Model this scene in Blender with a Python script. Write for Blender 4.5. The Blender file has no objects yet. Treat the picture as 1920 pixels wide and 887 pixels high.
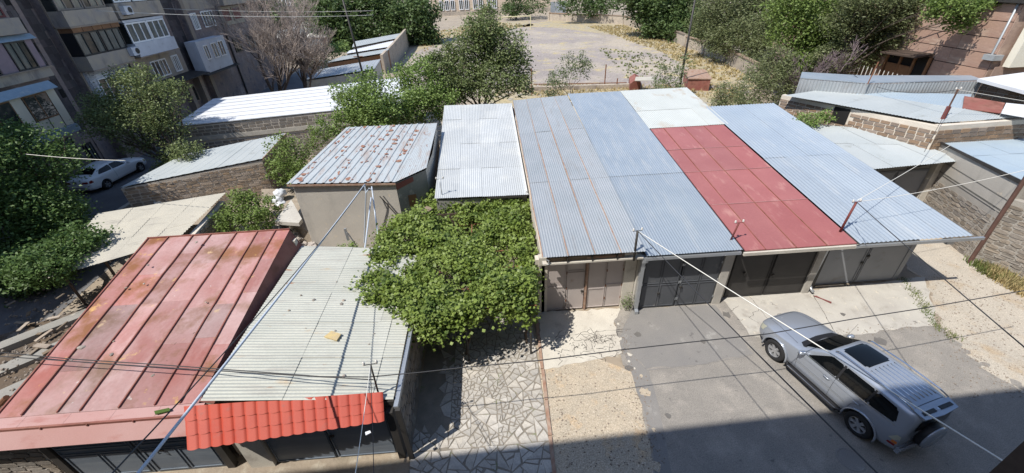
import bpy, bmesh, math, random
import numpy as np
from mathutils import Vector, Matrix
from mathutils.bvhtree import BVHTree
random.seed(7); rng=np.random.default_rng(7)
SC=bpy.context.scene; COL=SC.collection
# ---------------- camera, world, sun, exposure ----------------
FPX=776.0; HCAM=11.0
_D=np.array([50,1215.,FPX]);_D/=np.linalg.norm(_D)
_Y=np.array([-60,-493.,FPX]);_Y-=_D*(_Y@_D);_Y/=np.linalg.norm(_Y)
_Z=-_D;_X=np.cross(_Y,_Z);RC=np.stack([_X,_Y,_Z])
cam=bpy.data.objects.new('camera',bpy.data.cameras.new('camera'));COL.objects.link(cam)
cam.data.sensor_width=36;cam.data.lens=FPX/1920*36;cam.data.clip_end=2000;cam.data.clip_start=.05
m=Matrix.Identity(4)
for i in range(3):
    m[i][0]=RC[i,0];m[i][1]=-RC[i,1];m[i][2]=-RC[i,2]
m[2][3]=HCAM;cam.matrix_world=m;SC.camera=cam
SUN=Vector((-.56,-.36,1)).normalized()
W=bpy.data.worlds.new('World');SC.world=W;W.use_nodes=True;wn=W.node_tree
sky=wn.nodes.new('ShaderNodeTexSky');sky.sky_type='NISHITA';sky.sun_disc=False
sky.sun_elevation=math.asin(SUN.z);sky.sun_rotation=math.atan2(SUN.x,SUN.y);sky.altitude=900;sky.air_density=1.1;sky.dust_density=1.0;sky.ozone_density=1.5
bg=wn.nodes['Background'];wn.links.new(sky.outputs[0],bg.inputs[0]);bg.inputs[1].default_value=.145
sl=bpy.data.lights.new('sun','SUN');sl.energy=4.5;sl.angle=math.radians(.53);sl.color=(1,.955,.88)
so=bpy.data.objects.new('sun',sl);COL.objects.link(so);so.rotation_euler=(-SUN).to_track_quat('-Z','Y').to_euler()
SC.view_settings.view_transform='Standard';SC.view_settings.look='None';SC.view_settings.exposure=.42;SC.view_settings.gamma=1
SC.render.engine='CYCLES'
def ray(px,py): return RC@np.array([px-960,py-443.5,FPX])
def P(px,py,z=0.):                       # point of the photograph's ray at height z
    d=ray(px,py);t=(z-HCAM)/d[2];return Vector((d[0]*t,d[1]*t,z))
def PY(px,py,y0):
    d=ray(px,py);t=y0/d[1];return Vector((d[0]*t,y0,HCAM+d[2]*t))
def PX(px,py,x0):
    d=ray(px,py);t=x0/d[0];return Vector((x0,d[1]*t,HCAM+d[2]*t))
def proj(p):
    c=RC.T@(np.array(p)-np.array([0,0,HCAM]));return 960+FPX*c[0]/c[2],443.5+FPX*c[1]/c[2],c[2]
# ---------------- materials ----------------
def mat(name,base,var=None,vs=3.,rough=.8,metal=0.,bump=0.,bs=30.,stains=(),objr=0.,fine=.12,fs=60.,spec=.4,stretch=None,trans=0.):
    m=bpy.data.materials.new(name);m.use_nodes=True;nt=m.node_tree;N=nt.nodes;Lk=nt.links
    b=N['Principled BSDF'];b.inputs['Roughness'].default_value=rough;b.inputs['Metallic'].default_value=metal;b.inputs['Specular IOR Level'].default_value=spec
    tc=N.new('ShaderNodeTexCoord');co=tc.outputs['Object']
    def mapped(s):
        if s is None:return co
        mp=N.new('ShaderNodeMapping');mp.inputs['Scale'].default_value=s;Lk.new(co,mp.inputs[0]);return mp.outputs[0]
    def noise(sc,det=5,s=None,r=.55):
        n=N.new('ShaderNodeTexNoise');n.inputs['Scale'].default_value=sc;n.inputs['Detail'].default_value=det;n.inputs['Roughness'].default_value=r
        Lk.new(mapped(s),n.inputs['Vector']);return n.outputs['Fac']
    def ramp(f,a,c):
        mr=N.new('ShaderNodeMapRange');mr.inputs[1].default_value=a;mr.inputs[2].default_value=c;Lk.new(f,mr.inputs[0]);return mr.outputs[0]
    def mix(f,a,c,mode='MIX'):
        x=N.new('ShaderNodeMix');x.data_type='RGBA';x.blend_type=mode
        if isinstance(f,float):x.inputs[0].default_value=f
        else:Lk.new(f,x.inputs[0])
        for s,v in ((6,a),(7,c)):
            if isinstance(v,tuple):x.inputs[s].default_value=(*v,1)
            else:Lk.new(v,x.inputs[s])
        return x.outputs[2]
    c=base
    if var:c=mix(ramp(noise(vs,5,stretch),.32,.68),base,var)
    for st in stains:
        col,sc,lo,hi=st[:4];s=st[4] if len(st)>4 else None
        c=mix(ramp(noise(sc,7,s,.62),lo,hi),c,col)
    if fine:
        n=ramp(noise(fs,3),.25,.75);h=mix(n,(1-fine,)*3,(1+fine,)*3);c=mix(1.,c if not isinstance(c,tuple) else c,h,'MULTIPLY')
    if objr:
        oi=N.new('ShaderNodeObjectInfo');mr=N.new('ShaderNodeMapRange');mr.inputs[3].default_value=1-objr;mr.inputs[4].default_value=1+objr
        Lk.new(oi.outputs['Random'],mr.inputs[0]);hs=N.new('ShaderNodeHueSaturation');Lk.new(mr.outputs[0],hs.inputs['Value'])
        m2=N.new('ShaderNodeMath');m2.operation='MULTIPLY';m2.inputs[1].default_value=7.31;Lk.new(oi.outputs['Random'],m2.inputs[0])
        m3=N.new('ShaderNodeMath');m3.operation='FRACT';Lk.new(m2.outputs[0],m3.inputs[0])
        mr2=N.new('ShaderNodeMapRange');mr2.inputs[3].default_value=1-objr*1.3;mr2.inputs[4].default_value=1+objr*.8;Lk.new(m3.outputs[0],mr2.inputs[0]);Lk.new(mr2.outputs[0],hs.inputs['Saturation'])
        if isinstance(c,tuple):hs.inputs['Color'].default_value=(*c,1)
        else:Lk.new(c,hs.inputs['Color'])
        c=hs.outputs[0]
    if isinstance(c,tuple):b.inputs['Base Color'].default_value=(*c,1)
    else:Lk.new(c,b.inputs['Base Color'])
    if bump:
        bp=N.new('ShaderNodeBump');bp.inputs['Strength'].default_value=1;bp.inputs['Distance'].default_value=bump;Lk.new(noise(bs,6),bp.inputs['Height']);Lk.new(bp.outputs[0],b.inputs['Normal'])
    if trans:
        t=N.new('ShaderNodeBsdfTranslucent');ms=N.new('ShaderNodeMixShader');ms.inputs[0].default_value=trans
        if isinstance(c,tuple):t.inputs[0].default_value=(*c,1)
        else:Lk.new(c,t.inputs[0])
        Lk.new(b.outputs[0],ms.inputs[1]);Lk.new(t.outputs[0],ms.inputs[2]);Lk.new(ms.outputs[0],N['Material Output'].inputs[0])
    return m
RUST=(.23,.10,.05)
def leafmat(n,a,b,c):
    return mat(n,a,b,1.3,rough=.55,fine=.35,fs=9.,stains=((c,2.6,.5,.72),),trans=.3,spec=.35)
M=dict(
 dirt=mat('dirt',(.33,.27,.20),(.24,.20,.16),.35,.95,bump=.03,bs=8,stains=((.40,.36,.29),2.,.5,.7) and (((.40,.36,.29),2.,.52,.7),((.16,.14,.10),.8,.58,.75))),
 gravel=mat('tan_gravel',(.46,.385,.29),(.38,.33,.26),1.2,.95,bump=.02,bs=45,fine=.35,fs=30,stains=(((.50,.36,.22),1.4,.55,.7),((.54,.48,.40),15.,.58,.74),((.27,.235,.20),17.,.60,.74))),
 gravel_grey=mat('grey_tan_gravel',(.46,.41,.34),(.39,.35,.295),1.,.95,bump=.02,bs=45,fine=.35,fs=30,stains=(((.40,.31,.21),.9,.52,.7),((.60,.55,.48),13.,.62,.70),((.21,.19,.165),15.,.62,.70))),
 concrete_pale=mat('pale_concrete',(0.552,0.517,0.448),(0.46,0.425,0.368),1.3,.9,bump=.006,bs=40,fine=.12,fs=30,stains=(((0.345,0.31,0.265),3.,.56,.75),)),
 concrete=mat('concrete',(0.46,0.437,0.391),(0.38,0.356,0.322),1.,.9,bump=.006,bs=40,stains=(((0.299,0.276,0.241),2.4,.55,.72),((0.529,0.483,0.402),5.,.6,.7))),
 asphalt=mat('asphalt',(.258,.238,.213),(.215,.20,.182),.9,.92,bump=.008,bs=90,fine=.35,fs=40,stains=(((.33,.30,.265),1.3,.5,.75),((.40,.36,.31),26.,.66,.72),((.125,.118,.11),4.,.64,.72))),
 asphalt_dark=mat('asphalt_patch',(.195,.187,.18),(.225,.213,.20),1.1,.9,bump=.006,bs=90,fine=.25,fs=50,stains=(((.33,.32,.30),1.3,.60,.74),((.11,.105,.10),3.,.63,.72))),
 oil=mat('oil_stain',(.12,.113,.105),(.15,.14,.13),8.,.7),
 street=mat('street_asphalt',(0.149,0.149,0.155),(0.115,0.115,0.121),.8,.92,bump=.008,bs=60,fine=.2,fs=40),
 fieldg=mat('purple_grey_gravel',(.30,.26,.235),(.245,.215,.20),.22,.95,fine=.35,fs=7,stains=(((.37,.32,.26),.10,.45,.6),((.40,.33,.18),.35,.56,.66),((.20,.20,.12),1.1,.60,.68))),
 dryg=mat('dry_grass_ground',(.40,.31,.16),(.33,.29,.2),.3,.95,fine=.35,fs=5,bump=.05,bs=5,stains=(((.30,.27,.22),.7,.48,.6),((.24,.23,.12),.9,.58,.7))),
 straw=mat('straw_blades',(.42,.32,.15),(.33,.28,.14),1.,.8,trans=.2),
 grass=mat('green_blades',(.10,.15,.04),(.16,.17,.05),1.,.8,trans=.2),
 stone=mat('paving_stone',(.44,.41,.365),(.37,.345,.31),2.,.85,bump=.014,bs=14,objr=.16,fine=.18,fs=30,stains=(((.30,.28,.255),4.,.54,.68),)),
 joint=mat('joint_mortar',(0.255,0.225,0.188),(0.195,0.173,0.143),3.,.95,bump=.01,bs=30,stains=(((0.15,0.18,0.075),2.5,.6,.7),)),
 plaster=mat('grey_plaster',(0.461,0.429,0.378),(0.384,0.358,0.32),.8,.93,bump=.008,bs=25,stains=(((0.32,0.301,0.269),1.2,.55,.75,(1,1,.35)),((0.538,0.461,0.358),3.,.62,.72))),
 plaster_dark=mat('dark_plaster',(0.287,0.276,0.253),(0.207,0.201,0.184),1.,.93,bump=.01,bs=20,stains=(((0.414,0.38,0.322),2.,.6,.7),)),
 mortar=mat('mortar',(.62,.56,.48),(.52,.47,.40),2.,.95,bump=.01,bs=30),
 tuff=mat('tuff_block',(0.271,0.189,0.131),(0.216,0.158,0.117),3.,.92,bump=.012,bs=22,objr=.25,fine=.2),
 wallcore=mat('grey_wall_mortar',(.36,.335,.30),(.30,.28,.25),2.,.95,bump=.01,bs=30),
 tuffgrey=mat('grey_cinder_block',(0.281,0.242,0.2),(0.221,0.191,0.162),3.,.92,bump=.012,bs=22,objr=.22,fine=.2),
 rough_stone=mat('rough_stone',(0.414,0.318,0.228),(0.318,0.248,0.193),3.,.92,bump=.015,bs=18,objr=.25,fine=.2),
 zinc=mat('blue_grey_zinc',(0.357,0.404,0.451),(0.307,0.357,0.409),.7,.42,.35,objr=.05,fine=.06,fs=20,stains=(((0.426,0.451,0.468),1.5,.5,.75,(3,.4,1)),((0.383,0.357,0.307),1.1,.68,.8,(2,.5,1))),spec=.5),
 zinc2=mat('weathered_zinc',(0.385,0.404,0.422),(0.339,0.367,0.385),.9,.5,.3,objr=.05,fine=.08,fs=20,stains=(((0.304,0.293,0.284),1.6,.55,.8,(3,.3,1)),((0.33,0.212,0.138),2.6,.70,.8,(4,.4,1))),spec=.5),
 zinc4=mat('pale_blue_metal_sheet',(0.357,0.41,0.464),(0.319,0.372,0.433),.6,.45,.25,objr=.05,fine=.05,fs=20,stains=(((0.426,0.456,0.479),1.3,.55,.75,(2,.4,1)),),spec=.5),
 cream_old=mat('old_cream_sheet_rusty',(0.442,0.442,0.391),(0.383,0.391,0.348),.8,.6,.1,objr=.05,fine=.07,fs=20,stains=(((0.34,0.332,0.297),1.6,.52,.72,(.4,3,1)),((0.306,0.162,0.085),1.9,.655,.72,(.5,2.2,1)),((0.442,0.34,0.221),1.3,.62,.74,(.6,1.6,1)))),
 cream=mat('cream_sheet',(0.51,0.51,0.451),(0.451,0.459,0.416),.8,.6,.1,fine=.06,fs=20,stains=(((0.408,0.408,0.365),1.6,.55,.75,(3,.4,1)),)),
 cream_patch=mat('cream_sheet_rust_stained',(.48,.50,.48),(.44,.46,.44),.8,.6,.1,objr=.05,fine=.06,fs=20,stains=(((.36,.26,.16),.9,.58,.76,(1,.6,1)),)),
 palemetal=mat('pale_grey_sheet',(0.427,0.453,0.453),(0.383,0.414,0.418),.6,.55,.15,objr=.05,fine=.06,stains=(((0.299,0.314,0.299),1.3,.6,.75),)),
 greywhite=mat('grey_white_sheet',(0.459,0.478,0.487),(0.418,0.437,0.446),.8,.6,.1,objr=.05,fine=.06,fs=20,stains=(((0.368,0.386,0.395),1.6,.55,.75,(3,.4,1)),((0.514,0.524,0.514),.6,.5,.7))),
 white=mat('white_sheet',(0.672,0.68,0.696),(0.624,0.64,0.664),1.,.4,.0,fine=.03),
 bluemetal=mat('light_blue_sheet',(.34,.415,.48),(.38,.45,.50),.7,.5,.2,stains=(((.62,.62,.60),.8,.62,.68),((.40,.22,.12),1.6,.72,.76))),
 rustypan=mat('rust_spotted_sheet',(.45,.48,.49),(.41,.44,.45),1.,.5,.2,stains=(((.36,.29,.25),1.6,.5,.75,(2.5,.5,1)),((.25,.13,.09),3.,.60,.70,(2,.7,1)))),
 lap=mat('rusty_lap',(.27,.15,.10),(.36,.27,.21),6.,.85),
 reds=mat('red_painted_sheet',(.315,.118,.115),(.28,.098,.098),.8,.65,fine=.07,fs=15,objr=.05,stains=(((.40,.20,.18),2.2,.56,.75,(1.5,.5,1)),((.36,.26,.20),3.,.70,.78))),
 redold=mat('faded_red_sheet',(.29,.115,.10),(.38,.235,.225),.45,.66,objr=.22,fine=.08,fs=15,stains=(((.42,.27,.26),1.3,.5,.75,(1,.5,1)),((.21,.10,.055),.8,.50,.64),((.50,.32,.15),2.2,.62,.70),((.5,.45,.42),3.4,.70,.75),((.14,.07,.05),5.,.68,.74))),
 redpar=mat('faded_pink_parapet_sheet',(.39,.21,.19),(.43,.265,.25),.5,.65,fine=.08,stains=(((.33,.14,.12),1.3,.55,.75,(1,3,1)),)),
 redside=mat('rusty_maroon_sheet',(.22,.07,.055),(.27,.12,.09),1.3,.75,stains=(((.16,.06,.04),2.,.5,.7),)),
 tile=mat('bright_red_tile_sheet',(.40,.062,.034),(.35,.05,.03),1.1,.6,objr=.06,fine=.09,spec=.25,stains=(((0.288,0.08,0.06),3.,.60,.75),((0.416,0.128,0.104),7.,.70,.76))),
 slate=mat('asbestos_cement_sheet',(0.442,0.414,0.348),(0.385,0.363,0.311),1.,.9,bump=.004,bs=30,stains=(((0.311,0.291,0.254),2.2,.56,.72,(.5,2,1)),)),
 darkmetal=mat('dark_grey_door_paint',(0.106,0.112,0.125),(0.0875,0.0938,0.104),1.5,.5,.2,fine=.06,stains=(((0.175,0.175,0.181),2.,.6,.75),)),
 blackdoor=mat('near_black_door_paint',(.032,.03,.03),(.045,.042,.04),1.5,.55,.1,fine=.06),
 greydoor=mat('grey_door_paint',(.25,.26,.28),(.22,.23,.25),1.5,.5,.2,fine=.05,stains=(((.18,.17,.165),2.,.6,.75),)),
 pinkdoor=mat('pinkish_beige_door_paint',(0.439,0.391,0.366),(0.391,0.342,0.323),1.5,.7,fine=.06,stains=(((0.293,0.215,0.167),1.9,.62,.75),)),
 bluedoor=mat('blue_grey_door_paint',(.16,.19,.23),(.13,.155,.19),1.5,.55,.2,fine=.06,stains=(((.22,.25,.28),1.2,.5,.7,(.3,1,3)),)),
 steel=mat('galvanised_steel',(.45,.47,.49),(.40,.42,.44),3.,.4,.6,fine=.05),
 darksteel=mat('dark_steel',(.045,.042,.04),(.06,.055,.05),3.,.6,.3),
 rust=mat('rusty_iron',RUST,(.13,.06,.035),4.,.85,stains=(((.30,.16,.08),6.,.6,.7),)),
 maroon=mat('maroon_post_paint',(.20,.05,.045),(.14,.04,.035),4.,.7),
 postbrown=mat('brown_post_paint',(.13,.07,.055),(.09,.05,.04),4.,.8),
 wood=mat('weathered_wood',(0.224,0.176,0.128),(0.16,0.124,0.092),4.,.85,bump=.004,bs=40,objr=.2,stretch=(1,8,8)),
 darkwood=mat('dark_wood',(.075,.05,.038),(.055,.04,.03),4.,.85),
 porcelain=mat('porcelain',(.62,.60,.56),None,1,.3),
 cable=mat('black_cable',(.035,.035,.038),None,1,.6,fine=0),
 cablegrey=mat('grey_conduit',(0.486,0.54,0.608),(0.405,0.459,0.54),2,.5,fine=.04),
 cablewhite=mat('white_cable',(.72,.70,.64),None,1,.5,fine=0),
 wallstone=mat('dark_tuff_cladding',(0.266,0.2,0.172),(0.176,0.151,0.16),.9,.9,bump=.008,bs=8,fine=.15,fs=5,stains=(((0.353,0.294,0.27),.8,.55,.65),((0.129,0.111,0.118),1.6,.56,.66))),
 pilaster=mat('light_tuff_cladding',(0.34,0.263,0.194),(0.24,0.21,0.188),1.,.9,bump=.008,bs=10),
 balcony=mat('balcony_concrete',(0.417,0.35,0.269),(0.305,0.278,0.26),1.2,.92,bump=.008,bs=12,stains=(((0.216,0.189,0.179),1.6,.54,.7,(1,1,.4)),)),
 balwhite=mat('white_render',(.62,.64,.69),(.54,.56,.61),1.5,.85,stains=(((.40,.40,.42),2.,.6,.72),)),
 panelcream=mat('cream_cladding_panel',(0.65,0.585,0.468),(0.546,0.494,0.403),1.3,.6,stretch=(1,1,.5)),
 bluesheet=mat('sky_blue_flashing',(0.264,0.344,0.416),(0.208,0.28,0.352),3.,.6,stains=(((0.36,0.4,0.432),3.,.55,.7),)),
 pinkpanel=mat('mauve_panel',(.28,.21,.24),(.24,.185,.21),3.,.8),
 brownwood=mat('orange_brown_boards',(.24,.125,.06),(.18,.09,.045),3.,.7),
 upvc=mat('white_window_frame',(.80,.81,.82),None,1,.4,fine=0),
 frameblack=mat('black_window_frame',(.02,.021,.024),None,1,.4,fine=0),
 framebeige=mat('beige_window_frame',(.34,.30,.25),(.28,.25,.21),2,.7),
 glass=mat('dark_window_glass',(.02,.026,.028),(.05,.055,.05),.8,.06,fine=0,spec=.8),
 curtain=mat('window_with_pale_curtain',(.17,.19,.18),(.075,.09,.088),1.6,.12,fine=0,spec=.8,stretch=(1,3,.5)),
 hole=mat('dark_interior',(.012,.011,.011),None,1,.95,fine=0),
 school=mat('beige_school_render',(0.55,0.44,0.33),(0.473,0.385,0.297),.4,.9,fine=.1,fs=3),
 schoolwhite=mat('school_white_plinth',(.62,.60,.56),None,1,.8),
 pink=mat('pink_tuff_ashlar',(.36,.26,.205),(.32,.225,.18),.25,.9,bump=.01,bs=6,fine=.08,fs=8,stains=(((.46,.345,.27),.35,.5,.68,(1,.6,1.6)),((.25,.17,.145),.9,.63,.70,(1,.5,1)))),
 creamwall=mat('cream_render',(.74,.71,.60),(.70,.67,.57),1.,.85,fine=.04),
 redframe=mat('dark_red_window_frame',(.12,.02,.025),None,1,.5,fine=0),
 fieldwall=mat('field_wall_stone',(.42,.355,.28),(.34,.29,.235),1.,.92,fine=.25,fs=5,stains=(((.24,.20,.17),.9,.55,.7),)),
 bark=mat('bark',(.12,.09,.07),(.08,.062,.05),5.,.95,bump=.02,bs=14),
 twig=mat('bare_twig',(0.363,0.308,0.275),(0.275,0.226,0.198),2.,.95),
 vine_leaf=mat('vine_leaf',(.17,.235,.04),(.24,.31,.08),1.1,rough=.5,fine=.4,fs=9.,stains=(((.08,.13,.025),1.6,.50,.64),((.36,.34,.10),9.,.66,.74)),trans=.32,spec=.4),
 leaf_green=leafmat('leaf_green',(0.142,0.209,0.0466),(0.2,0.266,0.0749),(0.0915,0.142,0.0333)),
 leaf_dark=leafmat('leaf_dark',(0.086,0.153,0.0421),(0.124,0.201,0.0574),(0.0574,0.0956,0.0306)),
 leaf_far=leafmat('leaf_far',(0.0743,0.123,0.0413),(0.123,0.174,0.0545),(0.0462,0.0743,0.0264)),
 leaf_grey=leafmat('leaf_greygreen',(0.143,0.186,0.0858),(0.2,0.229,0.122),(0.0858,0.122,0.0501)),
 leaf_mid=leafmat('leaf_olive',(0.15,0.198,0.072),(0.21,0.246,0.102),(0.096,0.132,0.042)),
 leaf_lime=leafmat('leaf_lime',(0.177,0.266,0.0633),(0.215,0.291,0.0885),(0.114,0.177,0.0443)),
 leaf_willow=leafmat('leaf_willow',(0.137,0.171,0.0684),(0.212,0.226,0.11),(0.0752,0.096,0.0383)),
 carpaint=mat('silver_car_paint',(.37,.40,.45),None,1,.25,.5,fine=.02,fs=300,spec=.6),
 carwhite=mat('white_car_paint',(.86,.88,.90),None,1,.2,.0,fine=0,spec=.6),
 carglass=mat('tinted_car_glass',(.004,.005,.006),None,1,.04,fine=0,spec=.35),
 rubber=mat('tyre_rubber',(.018,.018,.019),None,1,.85,fine=.1),
 blackplastic=mat('black_plastic',(.018,.018,.02),None,1,.5,fine=0),
 alloy=mat('alloy_wheel',(.50,.51,.53),None,1,.3,.7,fine=0),
 chrome=mat('chrome',(.75,.76,.78),None,1,.12,1.,fine=0),
 lampglass=mat('headlamp_glass',(.50,.50,.40),None,1,.1,.3,fine=0,spec=.8),
 taillamp=mat('tail_lamp_red',(.20,.012,.012),None,1,.12,fine=0,spec=.7),
 amber=mat('amber_lens',(.55,.16,.03),None,1,.15,fine=0,spec=.7),
 bag=mat('white_plastic_sack',(.66,.67,.68),(.50,.52,.54),5.,.5,bump=.03,bs=9),
 rubble=mat('rubble_stone',(0.34,0.289,0.238),(0.255,0.212,0.178),5.,.95,objr=.3),
 moss=mat('green_moss',(.05,.09,.015),(.07,.11,.02),20.,.95),
 skin_beige=mat('beige_cloth',(.55,.42,.30),None,1,.8,fine=0),
 goal=mat('pale_yellow_paint',(.62,.56,.33),None,1,.6,fine=0),
)
# ---------------- helpers ----------------
def thing(name,label,cat,loc=(0,0,0),group=None):
    o=bpy.data.objects.new(name,None);o.empty_display_size=.3;COL.objects.link(o);o.location=loc
    o['label']=label;o['category']=cat
    if group:o['group']=group
    return o
def tag(o,label,cat,group=None):
    o['label']=label;o['category']=cat
    if group:o['group']=group
    return o
def rootloc(o):
    if o is None:return Vector((0,0,0))
    if o.get('_rl') is not None:return Vector(o['_rl'])
    v=Vector(o.location)
    while o.parent:o=o.parent;v+=Vector(o.location)
    return v
def link(name,me,mt,parent=None,loc=(0,0,0),kind=None,smooth=False,label=None):
    o=bpy.data.objects.new(name,me);COL.objects.link(o)
    if mt is not None:
        me.materials.clear()
        for x in (mt if isinstance(mt,(list,tuple)) else [mt]):me.materials.append(x)
    o.location=loc
    if parent:o.parent=parent
    if kind:o['kind']=kind
    if label:o['label']=label
    if smooth:me.polygons.foreach_set('use_smooth',[True]*len(me.polygons))
    return o
class MB:
    def __init__(s):s.v=[];s.f=[];s.p=[]
    def add(s,vs,fs):
        n=len(s.v);s.p.append((n,len(s.f)));s.v+= [tuple(v) for v in vs];s.f+=[tuple(i+n for i in f) for f in fs];return s
    def quad(s,*p):return s.add(p,[tuple(range(len(p)))])
    def prism(s,pts,dz):
        dz=Vector(dz) if not isinstance(dz,(int,float)) else Vector((0,0,dz));n=len(pts);a=[Vector(p) for p in pts];b=[p+dz for p in a]
        return s.add(a+b,[tuple(range(n))[::-1],tuple(range(n,2*n))]+[(i,(i+1)%n,n+(i+1)%n,n+i) for i in range(n)])
    def box(s,x0,x1,y0,y1,z0,z1):return s.prism([(x0,y0,z0),(x1,y0,z0),(x1,y1,z0),(x0,y1,z0)],z1-z0)
    def wall(s,p,q,z0,z1,th,z1b=None):
        # upright slab from p to q (xy), thickness th to the left of p->q, top may slope to z1b at q
        p=Vector(p[:2]);q=Vector(q[:2]);d=(q-p).normalized();n=Vector((-d.y,d.x))*th
        if z1b is None:z1b=z1
        a=[(p.x,p.y),(q.x,q.y),(q.x+n.x,q.y+n.y),(p.x+n.x,p.y+n.y)];t=[z1,z1b,z1b,z1]
        vs=[(x,y,z0) for x,y in a]+[(x,y,t[i]) for i,(x,y) in enumerate(a)]
        return s.add(vs,[(3,2,1,0),(4,5,6,7),(0,1,5,4),(1,2,6,5),(2,3,7,6),(3,0,4,7)])
    def tube(s,pts,r,n=6,r2=None,cap=True):
        pts=[Vector(p) for p in pts];k=len(pts);r2=r if r2 is None else r2;base=len(s.v);vs=[]
        for i,p in enumerate(pts):
            t=(pts[min(i+1,k-1)]-pts[max(i-1,0)])
            t=t.normalized() if t.length>1e-9 else Vector((0,0,1))
            u=t.orthogonal().normalized() if i==0 else (u-t*u.dot(t)).normalized();w=t.cross(u);rr=r+(r2-r)*i/max(1,k-1)
            vs+=[p+(u*math.cos(2*math.pi*j/n)+w*math.sin(2*math.pi*j/n))*rr for j in range(n)]
        fs=[(i*n+j,i*n+(j+1)%n,(i+1)*n+(j+1)%n,(i+1)*n+j) for i in range(k-1) for j in range(n)]
        if cap:fs+=[tuple(range(n))[::-1],tuple(range((k-1)*n,k*n))]
        return s.add(vs,fs)
    def lathe(s,prof,c,axis,n=24):
        # prof list of (r,h) along axis
        axis=Vector(axis).normalized();u=axis.orthogonal().normalized();w=axis.cross(u);c=Vector(c);vs=[]
        for r,h in prof:
            vs+=[c+axis*h+(u*math.cos(2*math.pi*j/n)+w*math.sin(2*math.pi*j/n))*r for j in range(n)]
        return s.add(vs,[(i*n+j,i*n+(j+1)%n,(i+1)*n+(j+1)%n,(i+1)*n+j) for i in range(len(prof)-1) for j in range(n)])
    def parts(s,name,mt,parent):          # every piece added becomes a part of its own
        P_=s.p+[(len(s.v),len(s.f))]
        for (a,f0),(b,f1) in zip(P_,P_[1:]):
            m_=MB();m_.v=s.v[a:b];m_.f=[tuple(i-a for i in f) for f in s.f[f0:f1]];m_.build(name,mt,parent)
    def build(s,name,mt,parent=None,kind=None,smooth=False,label=None):
        rl=rootloc(parent) if parent else Vector((0,0,0));loc=(0,0,0)
        v=np.array([tuple(x) for x in s.v],dtype=float)
        if parent is None:
            lo=v.min(0);hi=v.max(0);rl=Vector(((lo[0]+hi[0])/2,(lo[1]+hi[1])/2,lo[2]));loc=rl
        v=v-np.array(rl);me=bpy.data.meshes.new(name);me.from_pydata([tuple(x) for x in v],[],s.f)
        bm=bmesh.new();bm.from_mesh(me);bmesh.ops.recalc_face_normals(bm,faces=bm.faces);bm.to_mesh(me);bm.free()
        return link(name,me,mt,parent,loc,kind,smooth,label)
def fastmesh(name,V,F,mt,parent=None,kind=None,smooth=False):
    # V (n,3), F (m,k) same-size faces
    rl=np.array(rootloc(parent)) if parent else np.zeros(3);loc=(0,0,0)
    if parent is None:
        rl=np.array([V[:,0].mean(),V[:,1].mean(),V[:,2].min()]);loc=tuple(rl)
    me=bpy.data.meshes.new(name);k=F.shape[1];me.vertices.add(len(V));me.vertices.foreach_set('co',(V-rl).astype(np.float32).ravel())
    me.loops.add(F.size);me.loops.foreach_set('vertex_index',F.astype(np.int32).ravel());me.polygons.add(len(F))
    me.polygons.foreach_set('loop_start',np.arange(0,F.size,k,dtype=np.int32));me.update(calc_edges=True)
    return link(name,me,mt,parent,loc,kind,smooth)
# corrugated quad: A front-left, B front-right, C back-right, D back-left; ribs run front to back
def profile(kind,t):
    if kind=='sine':return .5-.5*math.cos(2*math.pi*t)
    if kind=='trap':
        t%=1;return 1. if .40<t<.60 else (0. if t<.33 or t>.67 else (t-.33)/.07 if t<.5 else (.67-t)/.07)
    if kind=='rib':
        t%=1;return 1. if .47<t<.53 else 0.
def corr(parent,A,B,C,D,us,vs,pitch,amp,mt,kind='sine',name='roof_sheet',swap=False,vseg=2,mats=None,jit=.004,sag=0.):
    A,B,C,D=[Vector(p) for p in (A,B,C,D)]
    if swap:A,B,C,D=B,C,D,A
    nrm=(B-A).cross(D-A).normalized()
    if nrm.z<0:nrm=-nrm
    W_=((B-A).length+(C-D).length)/2;nw=max(2,round(W_/pitch));rl=rootloc(parent) if parent else Vector((0,0,0));out=[]
    def pt(u,v):return A*(1-u)*(1-v)+B*u*(1-v)+C*u*v+D*(1-u)*v
    samp={'sine':6,'trap':6,'rib':6}[kind]
    offs={'sine':[i/6 for i in range(6)],'trap':[0,.33,.40,.60,.67,.97],'rib':[0,.46,.47,.53,.54,.9]}[kind]
    for a in range(len(us)-1):
        for b in range(len(vs)-1):
            u0,u1,v0,v1=us[a],us[a+1],vs[b],vs[b+1]
            ovl=.06/max((D-A).length,.1)
            ts=sorted(set([u0,u1]+[ (k+o)/nw for k in range(int(u0*nw),int(u1*nw)+1) for o in offs if u0<(k+o)/nw<u1]))
            lift=.006*((a+b)%2)+random.uniform(0,jit)+ (len(vs)-b)*0.0;tilt=random.uniform(-jit,jit)
            V=[];nv=vseg
            for t in ts:
                for j in range(nv+1):
                    v=v0+(v1-v0)*j/nv
                    if j==0 and b>0:v-=ovl
                    h=profile(kind,t*nw)*amp+lift+ (.008 if j==0 and b>0 else 0)+tilt*(t-u0)/(u1-u0+1e-6)+sag*random.uniform(-1,1)*.5
                    V.append(pt(t,v)+nrm*h-rl)
            n=nv+1;F=[(i*n+j,(i+1)*n+j,(i+1)*n+j+1,i*n+j+1) for i in range(len(ts)-1) for j in range(nv)]
            me=bpy.data.meshes.new(name);me.from_pydata([tuple(x) for x in V],[],F)
            mm=mt if not mats else random.choice(mats)
            out.append(link(name,me,mm,parent,(0,0,0),None,kind=='sine'))
    return out
def lin(a,b,n):return [a+(b-a)*i/n for i in range(n+1)]
_bv={}
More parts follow.
